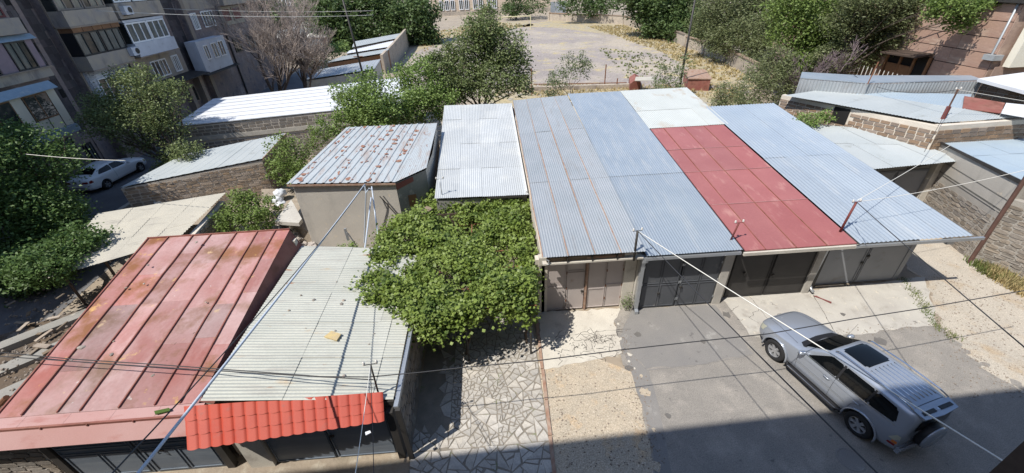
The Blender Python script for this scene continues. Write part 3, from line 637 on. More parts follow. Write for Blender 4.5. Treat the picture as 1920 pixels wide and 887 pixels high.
w=MB();w.prism([a+nn+Vector((0,0,-3.5)),a+d*.35+nn+Vector((0,0,-3.5)),a+d*.35+nn+Vector((0,0,-.1)),a+nn+Vector((0,0,-.1))],nn)
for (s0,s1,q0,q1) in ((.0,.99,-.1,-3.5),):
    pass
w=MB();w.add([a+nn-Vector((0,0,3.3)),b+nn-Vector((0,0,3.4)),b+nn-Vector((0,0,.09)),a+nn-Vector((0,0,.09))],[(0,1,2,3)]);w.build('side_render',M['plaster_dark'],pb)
w=MB();nn2=nn*2.2;w.prism([a+nn2-Vector((0,0,.10)),a.lerp(b,.55)+nn2-Vector((0,0,.1)),a.lerp(b,.55)+nn2-Vector((0,0,.32)),a+nn2-Vector((0,0,.38))],nn);w.build('side_fascia',M['redside'],pb)
w=MB();q0=a.lerp(b,.30)+nn2;q1=a.lerp(b,.55)+nn2;w.prism([q0-Vector((0,0,1.45)),q1-Vector((0,0,1.5)),q1-Vector((0,0,.95)),q0-Vector((0,0,.85))],nn);w.build('orange_patch',M['brownwood'],pb)
# roof: ribbed sheets, extends over a five sided plan
up=Vector((0,0,.03));A=flx+up;B=frx+up;
corr(pb,A,B,br+up+Vector((-.55,0,0)),bl+up,lin(0,1,6),[0,1],.36,.035,M['rustypan'],'trap')
B2=B;w=corr(pb,B2,sr+up,br+up,br+up+Vector((-.55,0,0)),[0,1],[0,1],.1,.012,M['rustypan'])
sp=MB()       # individual rust patches lie on the sheet crowns: real flaking scabs
for u in range(6):
    for k in range(11):
        if u==5 and k<2 or random.random()<.22:continue
        for dd in (0,1):
            uu=(u+.42+dd*.16+random.uniform(-.11,.11))/6;v=(k+.5+random.uniform(-.3,.3))/11
            BR=br+Vector((-.55,0,0));c=A*(1-uu)*(1-v)+B*uu*(1-v)+(BR+up)*uu*v+(bl+up)*(1-uu)*v
            rx=random.uniform(.03,.17);ry=random.uniform(.03,.13);m_=9
            if random.random()<.2:rx*=.4
            ring=[c+Vector((math.cos(i/m_*6.283)*rx*random.uniform(.7,1.2),math.sin(i/m_*6.283)*ry*random.uniform(.7,1.2),0)) for i in range(m_)]
            sl_=(bl.z-flx.z)/(bl.y-flx.y)
            ring=[(r_.x,r_.y,c.z+.0385+(r_.y-c.y)*sl_) for r_ in ring];sp.prism(ring,.0025)
sp.build('rust_patches',mat('rust_scab',(.20,.085,.06),(.30,.17,.12),7.,.9),pb,'stuff')
w=MB();w.wall(flx.xy,frx.xy,3.5,3.575,.06);w.build('eave_lath',M['lap'],pb)
w=MB();w.prism([P(515,415,1.5),P(560,418,1.5),P(566,410,1.5),P(546,374,1.5)],-.18);
o=w.build('concrete_ledge',M['concrete'],pb)
# A-frame pipe stand and conduit against the front
fs_=MB();fs_.tube([P(697,368,3.35)+Vector((0,-.12,0)),P(700,470,2.2)+Vector((-.3,-.2,0))],.028,7);fs_.tube([P(697,350,3.5),P(712,470,1.9)],.03,7)
o=fs_.build('pipe_stand',M['cablegrey'],None);tag(o,'leaning grey pipe strut in front of the plastered outbuilding','pipe')
w=MB();w.tube([PY(684,346,16.3),PY(686,362,16.2),PY(685,400,16.3),PY(683,455,16.3)],.028,7);w.tube([PY(686,362,16.2),PY(692,353,16.25),PY(698,356,16.25)],.025,7)
o=w.build('grey_conduit',M['cablegrey'],None);tag(o,'black and grey conduit running down the front of the plastered outbuilding','conduit')
w=MB();w.tube([PY(712,368,16.35),PY(746,406,16.35)],.02,6);o=w.build('iron_stay',M['darksteel'],None);tag(o,'thin diagonal iron stay on the plastered front wall','iron stay')
w=MB();w.box(*sum([[a-.04,a+.04] for a in PY(649,433,15.8)[:1]],[]),15.7,15.8,1.3,1.9);w.tube([PY(651,436,15.7),PY(672,466,15.7)],.03,6)
o=w.build('bent_post',M['steel'],None);tag(o,'short bent galvanised post below the plastered front wall','post')
# ---------------- red roof garage (bottom left) ----------------
def zq(y):return 2.45+.15*(y-7)
rg=thing('garage','garage under faded red standing seam roof at the bottom left','garage',(-10,6.8,0))
bx=[-12.5,-11.77,-10.9,-10.28,-9.37,-8.63,-7.98,-7.49];fx=[-12.25,-11.66,-10.84,-10.31,-9.4,-8.55,-7.95,-7.5]
bx[0]=-12.47
for i in range(7):
    cuts=[6.82,random.uniform(7.8,8.8),random.uniform(9.4,10.6),random.uniform(11.2,12.4),13.3];
    for j in range(len(cuts)-1):
        c,d=cuts[j],cuts[j+1]
        if d-c<.25:continue
        def xx(k,y):f=(y-6.82)/(13.3-6.82);return fx[k]+(bx[k]-fx[k])*f
        w=MB();dz=random.uniform(0,.012);w.add([(xx(i,c)+.006,c,zq(c)+dz),(xx(i+1,c)-.006,c,zq(c)+dz),(xx(i+1,d)-.006,d,zq(d)+dz),(xx(i,d)+.006,d,zq(d)+dz),(xx(i,c),c,zq(c)-.02),(xx(i+1,c),c,zq(c)-.02)],[(0,1,2,3),(0,4,5,1)])
        w.build('roof_sheet',M['redold'],rg)
for i in range(1,7):
    w=MB();pp=[Vector((xx(i,y)+random.uniform(-.012,.012),y,zq(y))) for y in np.linspace(6.84,13.3,11)]
    for a,b in zip(pp,pp[1:]):w.prism([(a.x-.02,a.y,a.z),(a.x+.012,a.y,a.z),(b.x+.012,b.y,b.z),(b.x-.02,b.y,b.z)],.05)
    w.build('standing_seam',M['redside'],rg)
w=MB();w.prism([(-12.51,6.8,zq(6.8)-.1),(-12.24,6.8,zq(6.8)-.1)],.1) if 0 else None
w=MB();a=[(-12.29,6.8),(-12.25,6.8),(-12.46,13.3),(-12.50,13.3)];w.prism([(x,y,zq(y)-.12) for x,y in a],.16);w.build('verge_trim',M['redside'],rg)
w=MB();w.box(-12.5,-7.49,13.3,13.34,3.2,3.45);w.build('rear_trim',M['redside'],rg)
w=MB();w.add([(-7.5,6.85,zq(6.85)+.01),(-7.49,13.3,zq(13.3)+.01),(-7.22,13.28,2.72),(-7.22,6.85,2.3)],[(0,1,2,3)]);w.build('side_apron',M['redside'],rg)
# gently sloping front strip, kick and fascia
for i in range(6):
    xa=-13.6+i*1.045;xb=xa+1.04;k=[(xa,6.80,zq(6.8)+.02),(xb,6.80,zq(6.8)+.02),(xb,6.48,2.42),(xa,6.48,2.42)]
    w=MB();w.quad(*k);w.build('front_strip_sheet',M['redpar'],rg)
w=MB();w.prism([(-13.6,6.44,2.40),(-7.36,6.44,2.40),(-7.36,6.49,2.40),(-13.6,6.49,2.40)],.075);w.build('front_kick',M['redside'],rg)
w=MB();w.quad((-13.6,6.45,2.42),(-7.36,6.45,2.42),(-7.30,6.18,2.08),(-13.6,6.18,2.08));w.quad((-13.6,6.18,2.08),(-7.3,6.18,2.08),(-7.3,6.19,2.05),(-13.6,6.19,2.05));w.build('fascia_sheet',M['redpar'],rg)
for i in range(5):
    w=MB();x=-13.0+i*1.05;w.box(x,x+.03,6.42,6.445,2.40,2.46);w.build('clip',M['redside'],rg)
w=MB();w.wall((-12.2,13.2),(-12.2,6.9),0,3.2,.2,2.35);w.wall((-7.3,6.9),(-7.3,13.2),0,2.3,.2,2.6);w.box(-12.3,-7.3,13.0,13.2,0,3.1);w.parts('wall',M['mortar'],rg)
w=MB();w.box(-12.1,-7.3,6.60,6.75,1.96,2.2);w.box(-11.62,-11.42,6.55,6.7,0,1.96);w.box(-7.62,-7.42,6.55,6.7,0,1.96);w.build('door_frame',M['darksteel'],rg)
pn=[(.03,.97,.55,.66),(.03,.97,.70,.78),(.03,.97,.82,.90),(.04,.48,.04,.52),(.52,.96,.04,.52)]
leaf(rg,-11.4,-9.53,.04,1.95,6.62,M['bluedoor'],pn);leaf(rg,-9.48,-7.64,.04,1.95,6.62,M['bluedoor'],pn,handle=(.3,.5))
for x in (-11.36,-7.68):
    w=MB();w.box(x-.05,x+.05,6.48,6.6,1.55,1.7);w.build('hinge',M['blackplastic'],rg)
sw=thing('stone_wall','short stone block wall with pale joints below the faded red roof edge','wall',(-12.5,6.6,0))
w=MB();w.box(-14.5,-11.55,6.62,6.86,0,1.98);wl=w.build('wall_core',M['mortar'],sw)
bricks(wl,(-14.5,6.62),(-11.75,6.62),0,lambda u:1.97,.40,.19,M['tuffgrey'],'rough',out=.03,depth=.08)
# ---------------- grey roof garage with red tile canopy ----------------
gg=thing('garage','garage with pale ribbed cross sheets and bright red tile effect canopy','garage',(-5,6.6,0))
zg=lambda x:2.25+.11*(-2.8-x)
ya,ybk=6.62,13.2
def gq(x0,x1,y0,y1):return [(x0,y0,zg(x0)),(x1,y0,zg(x1)),(x1,y1,zg(x1)),(x0,y1,zg(x0))]
A_,B_,C_,D_=gq(-7.22,-2.80,ya,ybk)
# ribs run left-right: sheets swapped
corr(gg,A_,B_,C_,D_,lin(0,1,5),[0,.13,.20,.60,1.0],.10,.018,M['cream_old'],swap=True,name='roof_sheet',jit=.010)
w=MB();w.wall((-2.84,6.7),(-2.84,13.1),0,2.12,.2);w.box(-7.2,-2.9,13.0,13.15,0,2.3);wl=w.build('wall',M['mortar'],gg)
bricks(wl,(-2.86+.02,13.1),(-2.86+.02,6.72),0,lambda u:2.1,.40,.2,M['tuffgrey'],'rough',out=.035,depth=.06) if 0 else bricks(wl,(-2.84,6.72),(-2.84,13.1),0,lambda u:2.1,.40,.2,M['tuffgrey'],'rough',out=.03,depth=.07)
w=MB();w.box(-2.78,-2.66,6.45,11.5,2.12,2.20);w.box(-2.67,-2.655,6.45,11.5,2.12,2.26);w.build('gutter',M['steel'],gg)
w=MB();w.box(-2.74,-2.62,6.36,6.45,0,2.15);w.build('corner_post',M['darksteel'],gg)
w=MB();w.box(-6.98,-6.35,6.5,6.75,0,2.0);w.build('pillar',M['concrete_pale'],gg)
w=MB();w.box(-7.3,-2.8,6.6,6.75,1.98,2.2);w.build('lintel',M['darksteel'],gg)
leaf(gg,-6.32,-4.72,.04,1.98,6.62,M['bluedoor'],[(.02,.98,.01,.99)]);leaf(gg,-4.70,-3.1,.04,1.98,6.62,M['bluedoor'],[(.02,.98,.01,.99)],handle=(.06,.5))
w=MB();w.box(-3.02,-2.84,6.42,6.62,0,2.0);w.build('door_frame',M['darksteel'],gg)
# tile canopy
TL=P(345,762,2.58);TR=P(718,735,2.42);BR_=P(721,789,2.02);BL_=P(352,843,2.02)
ncol=17;me_rows=3;nr=(TR-TL).cross(BL_-TL).normalized()
if nr.z<0:nr=-nr
def canopy(c0,c1):
    b=MB();us=[c0/ncol+(c1-c0)/ncol*i/((c1-c0)*10) for i in range((c1-c0)*10+1)]
    for r in range(me_rows):
        V=[]
        for u in us:
            ph=u*ncol%1;wv=1-abs(2*ph-1)**5 if 1 else 0
            for v,h in ((r/me_rows,.0),((r+1.0)/me_rows+.015,.020)):
                arc=.030*math.sin(math.pi*ph)-.012
                vs_=v+(arc if v>.05 else 0);p=TL*(1-u)*(1-vs_)+TR*u*(1-vs_)+BR_*u*vs_+BL_*(1-u)*vs_+nr*(wv*.028+h);V.append(p)
        b.add(V,[(i*2,(i+1)*2,(i+1)*2+1,i*2+1) for i in range(len(us)-1)])
    o=b.build('canopy_sheet',M['tile'],gg,smooth=True)
    md=o.modifiers.new('e','EDGE_SPLIT');md.split_angle=math.radians(32)
for a,b in ((0,2),(2,4),(4,9),(9,14),(14,17)):canopy(a,b)
w=MB();w.tube([TL+Vector((0,0,-.06)),TR+Vector((0,0,-.05))],.02,5);w.tube([TL.lerp(BL_,.7)+Vector((0,0,-.06)),TR.lerp(BR_,.7)+Vector((0,0,-.05))],.02,5);w.build('canopy_rail',M['darksteel'],gg)
# ---------------- right side: corner garage with rough stone wall (E) ----------------
eb=thing('outbuilding','stone and plaster outbuilding with light blue metal roof at the right edge','outbuilding',(21,15,0))
a=Vector((21.3,18.2));b=Vector((20.0,13.1));c=Vector((21.2,10.3))
w=MB();w.wall(b,a,0,3.62,-.3,3.5);w.wall(a,(27.5,19),0,3.45,.2);w.wall(b,(27,12.2),0,3.55,.2,3.5);wl=w.build('wall',M['wallcore'],eb)
L_=(b-a).length
bricks(wl,a,b,0,lambda u:2.35 if u<L_*.35 else 2.2+.0*u,.40,.17,M['tuffgrey'],'rough',out=.02,depth=.08,limit=300,gap=.035,jit=.12)
w=MB();d=(b-a).normalized();n=Vector((d.y,-d.x))*.03
def onw(u,z,k=1):p=a+d*u+n*k;return (p.x,p.y,z)
w.add([onw(0,2.42),onw(L_,2.28),onw(L_,3.60),onw(0,3.48),onw(0,2.42,0),onw(L_,2.28,0)],[(0,1,2,3),(0,4,5,1)]);w.build('render_band',M['plaster'],eb)
w=MB();
for z,t_ in ((2.9,.03),(2.45,.05)):
    w.prism([onw(0.4,z,1.2),onw(L_,z-.1,1.2),onw(L_,z-.1+t_,1.2),onw(.4,z+t_,1.2)],.01)
w.build('plaster_ledge',M['plaster_dark'],eb)
corr(eb,(19.93,13.0,3.68),(27.5,12.4,3.6),(27.8,19.4,3.35),(21.25,18.35,3.52),[0,.14,.28,.42,.56,.8,1],[0,.5,1],.11,.018,M['bluemetal'])
w=MB();w.wall((21.2,18.3),(19.9,13.0),3.55,3.62,.05,3.7);w.build('verge_trim',M['darksteel'],eb)
bw=thing('boundary_wall','rough stone boundary wall beside the leaning brown post','wall',(20.6,11.5,0))
w=MB();w.wall((22.2,8.2),(20.02,13.05),0,2.9,-.3);wl=w.build('wall_core',M['wallcore'],bw)
bricks(wl,(20.02,13.05),(22.2,8.2),0,lambda u:2.85,.40,.17,M['tuffgrey'],'rough',out=.02,depth=.08,gap=.035,jit=.12)
w=MB();p0=Vector((19.78,12.85,0));w.tube([p0,Vector((19.75,12.9,5.4))],.075,8);o=w.build('iron_post',M['postbrown'],None)
tag(o,'tall brown iron post standing against the stone wall at the right edge','post')
# C garage
cb=thing('garage','garage with pale corrugated roof in the corner between blue roof and stone building','garage',(19,17,0))
w=MB();w.box(16.7,21.0,16.9,17.1,0,3.05);w.box(16.6,16.8,16.9,21,0,3.1);w.build('wall',M['plaster_dark'],cb)
leaf(cb,17.3,19.0,.03,2.5,16.86,M['greydoor'],[(.02,.98,.02,.98)]);leaf(cb,19.02,20.55,.03,2.5,16.86,M['greydoor'],[(.02,.98,.02,.98)])
w=MB();w.box(20.6,20.98,16.65,16.95,0,2.9);w.build('pillar',M['concrete_pale'],cb)
corr(cb,(16.55,15.85,3.15),(21.15,16.15,3.15),(20.35,19.6,3.45),(16.7,21.6,3.5),[0,.25,.5,.75,1],[0,.5,1],.12,.022,M['palemetal'])
for x in (17.6,19.4):
    w=MB();w.tube([(x,16.86,2.6),(x,16.1,3.1)],.03,6);w.build('eave_brace',M['darksteel'],cb)
# D brick building
db=thing('stone_building','low brown tuff block building with pale sheet roof and dark opening','stone building',(20,19,0))
p1=Vector((17.3,24.0));p2=Vector((20.55,17.35));p3=Vector((26.5,17.6));L1=(p2-p1).length
w=MB();w.wall(p2,p1,0,4.35,-.3);w.wall(p3,p2,0,4.4,-.3) ;wl=w.build('wall',M['mortar'],db)
skip=lambda u,z:(2.95<u<3.75 and z>3.55)
bricks(wl,p1,p2,2.6,lambda u:4.3,.42,.20,M['tuff'],'cut',out=.03,depth=.07,gap=.05,skip=skip,jit=.10)
bricks(wl,p2,p3,3.2,lambda u:4.38,.42,.20,M['tuff'],'cut',out=.03,depth=.07,gap=.045)
d=(p2-p1).normalized();n=Vector((d.y,-d.x))*.035
def dw(u,z):p=p1+d*u+n;return (p.x,p.y,z)
w=MB();w.quad(dw(2.95,3.5),dw(3.72,3.5),dw(3.72,4.33),dw(2.95,4.33));w.build('opening',M['hole'],db)
R1=[P(1470,179,4.5),P(1606,206,4.45),P(1700,219,4.45),P(1761,231,4.45)]
w=MB()
corr(db,R1[0],R1[3]+Vector((0,0,0)),P(1812,205,4.62),P(1548,167,4.62),[0,.2,.4,.6,.8,1],[0,1],.13,.02,M['palemetal'],sag=.0)
corr(db,R1[3],P(1935,219,4.45),P(1925,205,4.62),P(1812,205,4.62),[0,.5,1],[0,1],.13,.02,M['palemetal'])
# middle light blue roof
mbd=thing('low_roof','light blue sheet roof lying between the pale roof and ribbed grey wall','roof',(23,21,0))
corr(mbd,P(1600,180,4.56),P(1812,206,4.60),P(1822,177,4.7),P(1612,172,4.7),[0,.3,.6,1],[0,1],.12,.016,M['bluemetal'])
w=MB();a_=P(1605,190,4.3);b_=P(1815,200,4.3);w.wall(a_.xy,b_.xy,0,4.4,.2);w.build('wall',M['mortar'],mbd)
# F long building with corrugated wall
fb=thing('warehouse','long low building with grey corrugated metal side under a flat metal roof','warehouse',(24,22,0))
q0,q1,q2=P(1500,147,5.2),P(1627,157,5.2),P(1842,151,5.2)
def vcorr(parent,p,q,z0,z1,pitch,amp,mt,name='wall_sheet',n=4):
    p=Vector(p[:2]);q=Vector(q[:2])
    for i in range(n):
        a=p.lerp(q,i/n);b=p.lerp(q,(i+1)/n);d=(b-a);L=d.length;d.normalize();nn=Vector((d.y,-d.x));k=int(L/pitch*4);V=[];rl=rootloc(parent)
        for j in range(k+1):
            u=L*j/k;o=a+d*u+nn*(amp*math.sin(j*math.pi/2)+.01*(i%2))
            V+= [Vector((o.x,o.y,z0))-rl,Vector((o.x,o.y,z1))-rl]
        me=bpy.data.meshes.new(name);me.from_pydata([tuple(v) for v in V],[],[(2*j,2*j+2,2*j+3,2*j+1) for j in range(k)]);link(name,me,mt,parent,smooth=True)
vcorr(fb,q0,q1,3.8,5.18,.16,.03,M['zinc2'],n=3);vcorr(fb,q1,q2,3.8,5.18,.16,.03,M['zinc2'],n=4)
r0,r1,r2=P(1530,146,5.22),P(1700,148,5.22),P(1840,147,5.2)
w=MB();b0=q0+Vector((1.2,1.6,-.05));b1=q1+Vector((1.2,1.9,-.05));b2=q2+Vector((.6,1.2,-.05));w.prism([q0,q1,b1,b0],.05);w.build('roof_sheet',M['zinc'],fb);w=MB();w.prism([q1,q2,b2,b1],.052);w.build('roof_sheet',M['zinc'],fb)
w=MB();w.wall(q0.xy+Vector((.1,.1)),q1.xy+Vector((.1,.1)),0,5.0,.2);w.wall(q1.xy+Vector((.0,.1)),q2.xy+Vector((0,.1)),0,5.0,.2);w.build('wall',M['mortar'],fb)
w=MB();t0=PX(1652,156,0) if 0 else P(1627,157,5.25);w.tube([t0,t0+Vector((.15,.05,1.1))],.03,6);o=w.build('roof_pipe',M['rust'],None);tag(o,'short rusty pipe standing on the ridge corner of the long grey building','pipe')
# G : brick gable with white roof far right
gb=thing('stone_building','brown tuff block wall under a thick white roof at the upper right edge','stone building',(28,20,0))
e0=P(1841,151,5.2);e1=Vector((27.9,18.0,0));e0b=Vector((e0.x+.1,e0.y,0))
w=MB();w.wall(e0b,e1,0,5.2,.3);wl=w.build('wall',M['mortar'],gb);bricks(wl,e0b,e1,3.4,lambda u:5.15,.45,.22,M['tuff'],'cut',out=.03,depth=.07,gap=.035)
w=MB();w.prism([P(1834,147,5.35),P(1925,171,5.35),P(1990,171,5.35)+Vector((2,0,0)),P(1925,139,5.35)+Vector((3,1,0))],-.16);w.build('roof_slab',M['white'],gb)
w=MB();w.prism([P(1808,181,4.75),P(1884,194,4.75),P(1876,213,4.62),P(1804,204,4.62)],.03);o=w.build('rusty_sheet',M['redside'],None);tag(o,'large rusty brown metal sheet with peeling patches on the pale roof','metal sheet')
w=MB();w.prism([P(1886,194,4.8),P(1945,200,4.8),P(1945,225,4.66),P(1877,213,4.66)],.03);o=w.build('white_sheet',M['white'],None);tag(o,'white sheet lying beside the rusty brown sheet at the right edge','sheet')
# pipe standard on D
t=thing('service_pole','brown service pole with thick foot on the pale sheet roof','service pole',P(1767,224,4.5))
w=MB();b0=P(1767,224,4.48);hd=b0+Vector((.02,.02,1.35));w.tube([b0,b0+Vector((0,0,.6))],.085,8);w.build('pole_foot',M['maroon'],t)
w=MB();w.tube([b0+Vector((0,0,.6)),hd],.035,7);w.build('pole',M['rust'],t)
w=MB();pm=MB();insulators(w,pm,hd.x,hd.y,hd.z,(1,.2));w.build('cross_bar',M['rust'],t);pm.build('insulator',M['porcelain'],t,smooth=True)
DP=hd
# pink tuff building
X0=31.;pk=thing('tuff_building','large pink brown tuff building with drainpipe at the upper right','building',(31,35,0))
yc=25.15
w=MB();w.box(X0,X0+14,yc,46,0,8.45);w.build('wall',M['pink'],pk)
w=MB();w.box(X0-.35,X0+14.3,yc-.35,46.3,8.5,8.8);w.build('eave',M['darksteel'],pk)
zs=[.9,1.9,2.9,3.85,4.85,5.75,6.6,7.5];
w=MB()
for z in zs:w.box(X0-.012,X0-.002,yc+.05,46,z,z+.035)
w.build('course_joints',M['hole'],pk)
# ashlar blocks of the visible courses, proud of the wall
zz=[0]+zs+[8.4];bm_=mat('pink_ashlar_block',(.40,.265,.20),(.335,.21,.165),.9,.9,bump=.012,bs=7,objr=.05,fine=.08,fs=8,stains=(((.46,.345,.27),1.2,.52,.7,(1,.7,1.6)),((.26,.18,.15),1.9,.62,.72,(1,.5,1))))
bml=[];cnt=0
me=bpy.data.meshes.new('ashlar_block');bb=MB();bb.box(-.5,.5,-.5,.5,-.5,.5);me.from_pydata(bb.v,[],bb.f);me.materials.append(bm_)
for k in range(len(zz)-1):
    y=yc+.06
    while y<44 and cnt<290:
        l=random.uniform(1.5,3.2);o=bpy.data.objects.new('ashlar_block',me);COL.objects.link(o);o.parent=pk;h=zz[k+1]-zz[k]-.045
        o.location=Vector((X0-.01,y+l/2,zz[k]+.04+h/2))-rootloc(pk);o.scale=(.07+random.uniform(0,.02),l-.012,h);cnt+=1;y+=l
w=MB();w.tube([(X0-.12,yc+.25,8.6),(X0-.12,yc+.2,5.8),(X0-.12,yc+.1,5.6)],.06,8);w.build('drainpipe',M['zinc2'],pk,smooth=True)
w=MB();w.box(X0-.35,X0+.25,yc-.2,yc+.45,5.45,5.75);w.build('rain_hopper',M['zinc2'],pk)
pc=thing('cream_building','cream rendered wall with small dark red windows at the right edge','building',(35,25,0))
w=MB();w.box(X0+.5,X0+14,yc-.25,yc+.3,0,4.55);w.box(X0+.5,X0+14,yc-.6,yc-.2,5.1,8.4);w.build('wall',M['creamwall'],pc)
w=MB();w.box(X0+.0,X0+14,yc-.28,yc-.24,4.55,5.1);w.build('stone_band',M['pink'],pc)
for i in range(3):
    x=PY(1869,131,yc-.3).x+i*1.28;w=MB();w.box(x,x+1.0,yc-.30,yc-.26,3.75,4.38);f=w.build('window_frame',M['redframe'],pc)
    for j in range(2):
        w=MB();w.box(x+.12+j*.45,x+.42+j*.45,yc-.312,yc-.302,3.84,4.3);w.build('pane',M['white'] if j else M['glass'],f)
# porch
pr=thing('porch','dark wooden porch with canopy and white pickets against the pink tuff wall','porch',(30,30,0))
w=MB();w.prism([(X0,28.9,5.15),(X0,31.9,5.05),(X0-1.3,31.9,4.9),(X0-1.3,28.9,5.0)],.1);w.build('canopy',M['darkwood'],pr)
w=MB();w.box(X0-.12,X0-.06,28.8,32.2,2.3,5.0);w.build('opening',M['hole'],pr)
for y in (28.8,29.9,31.0,32.2):
    w=MB();w.box(X0-.25,X0-.13,y,y+.16,2.3,5.0);w.build('post',M['brownwood'],pr)
w=MB();w.box(X0-.22,X0-.13,30.1,32.1,2.4,4.2);w.build('board_panel',M['brownwood'],pr)
for i in range(16):
    y=27.9+i*.38;w=MB();w.box(X0-1.6,X0-1.57,y,y+.05,2.4,3.9);w.build('picket',M['porcelain'],pr)
# ---------------- left: stone shed with pale roof ----------------
ss=thing('stone_shed','long stone shed with pale green grey sheet roof behind the asbestos roof','shed',(-17,23,0))
c0,c1,c2,c3=P(226,353,2.0),P(490,299,2.35),P(533,252,2.5),P(345,291,2.4)
# footprint walls
w=MB();w.wall(c0.xy,c1.xy,0,1.95,.3,2.28);w.wall(c1.xy,c2.xy,0,2.28,.3,2.42);wl=w.build('wall',M['mortar'],ss)
Lw=(c1.xy-c0.xy).length
bricks(wl,c0.xy,c1.xy,0,lambda u:1.93+.33*u/Lw,.42,.19,M['rough_stone'],'rough',out=.02,depth=.06,gap=.045,jit=.2)
Lx=(c2.xy-c1.xy).length
bricks(wl,c1.xy,c2.xy,0,lambda u:2.25+.15*u/Lx,.40,.2,M['tuff'],'rough',out=.04,depth=.1,gap=.02,jit=.1,limit=120)
k=P(285,317,2.2);corr(ss,c0+Vector((0,0,.05)),c1+Vector((.1,0,.05)),c2+Vector((.1,.1,.05)),c3+Vector((0,0,.05)),[0,.33,.66,1],[0,1],.5,.012,M['palemetal'],'trap')
w=MB();w.wall(c1.xy+Vector((.12,0)),c2.xy+Vector((.12,0)),2.3,2.42,.05,2.56);w.build('verge_trim',M['lap'],ss)
# concrete ramp wall
rp_=thing('ramp_wall','stepped concrete retaining piece left of the stone shed','retaining wall',(-20,21,0))
A1,A2=P(188,410,.5),P(268,362,1.0)
w=MB();w.wall(A2.xy,A1.xy,0,1.0,.28,.45);w.build('side_wall',M['concrete_pale'],rp_)
w=MB();w.wall(A2.xy,P(296,388,.9).xy,0,1.0,.3,.9);w.build('end_wall',M['concrete'],rp_)
w=MB();w.wall(P(283,380,.6).xy,P(272,412,0).xy,0,.6,.15,.3);w.build('inner_step',M['concrete'],rp_)
# asbestos shed
ab=thing('open_shed','open shed with wavy beige asbestos cement roof in front of the tree','shed',(-15,16,0))
F0,F1=P(66,529,1.75),P(345,462,1.9);F1=F0+(P(240,495,1.8)-F0).normalized()*5.2;F1.z=1.95
G0,G1_=P(185,400,2.05),P(425,361,2.15);G1_=P(425,361,2.15)
F1=P(330,452,2.0)
corr(ab,F0,F1,G1_,G0,[0,1],lin(0,1,7),.18,.035,M['slate'],swap=True) if 0 else corr(ab,F0,F1,G1_,G0,[0,.34,.67,1],[0,.25,.5,.75,1],.185,.035,M['slate'],swap=True)
for t_ in (.12,.42,.72):
    w=MB();p=F0.lerp(F1,t_);w.tube([(p.x,p.y+.3,0),(p.x,p.y+.3,1.75)],.05,6);w.build('post',M['darkwood'],ab)
w=MB();w.wall((F0.x+.3,F0.y+3.5),(F1.x,F1.y+2.2),0,1.5,.2);w.build('back_wall',M['plaster_dark'],ab)
w=MB();
for t_ in (.05,.5,.95):
    p=F0.lerp(F1,t_);q=G0.lerp(G1_,t_);w.tube([p-Vector((0,0,.07)),q-Vector((0,0,.07))],.04,5)
w.build('rafters',M['darkwood'],ab)
w=MB();w.wall(F1.xy+Vector((.3,.6)),G1_.xy+Vector((-.1,-.3)),0,1.85,.25);wl=w.build('end_wall',M['mortar'],ab);bricks(wl,F1.xy+Vector((.3,.6)),G1_.xy+Vector((-.1,-.3)),0,lambda u:1.85,.4,.2,M['tuffgrey'],'rough',depth=.08,out=.04,limit=80)
# ---------------- white roof building ----------------
wb=thing('stone_building','long tuff block building with bright white ribbed roof','stone building',(-15,30,0))
a0,a1=P(322,238,3.3),P(400,185,3.5);b0=P(775,192,3.3);b1=P(768,143,3.5)
d=(b0-a0).normalized();
w=MB();fa=a0.xy+Vector((.15,.1));fb_=b0.xy;w.wall(fa,fb_,0,3.2,.3);w.wall(a1.xy+Vector((.15,0)),fa,0,3.3,.3,3.2);wl=w.build('wall',M['mortar'],wb)
bricks(wl,fa,fb_,0.3,lambda u:3.15,.44,.22,M['tuffgrey'],'cut',out=.012,depth=.05,gap=.06,skip=lambda u,z:2.15<z<2.5,zb=None)
w=MB();n_=Vector((d.y,-d.x))*.03;w.wall(fa+n_,fb_+n_,2.18,2.46,-.03);w.build('concrete_band',M['concrete_pale'],wb)
corr(wb,a0,b0,b1,a1,[0,1],lin(0,1,6),2.,.0,M['white'],'rib',swap=False,name='roof_sheet') if 0 else None
for i in range(7):
    v0=i/7;v1=(i+1)/7-.004
    for j in range(3):
        u0=j/3;u1=(j+1)/3
        def q4(u,v):return a0*(1-u)*(1-v)+b0*u*(1-v)+b1*u*v+a1*(1-u)*v
        w=MB();dz=Vector((0,0,.004*((i+j)%2)))
        w.prism([q4(u0,v0)+dz,q4(u1,v0)+dz,q4(u1,v1)+dz,q4(u0,v1)+dz],-.03);w.build('roof_sheet',M['white'],wb)
    w=MB();w.prism([q4(0,v0)+Vector((0,0,.0)),q4(1,v0),q4(1,v0+.02),q4(0,v0+.02)],.025);w.build('roof_rib',M['white'],wb)
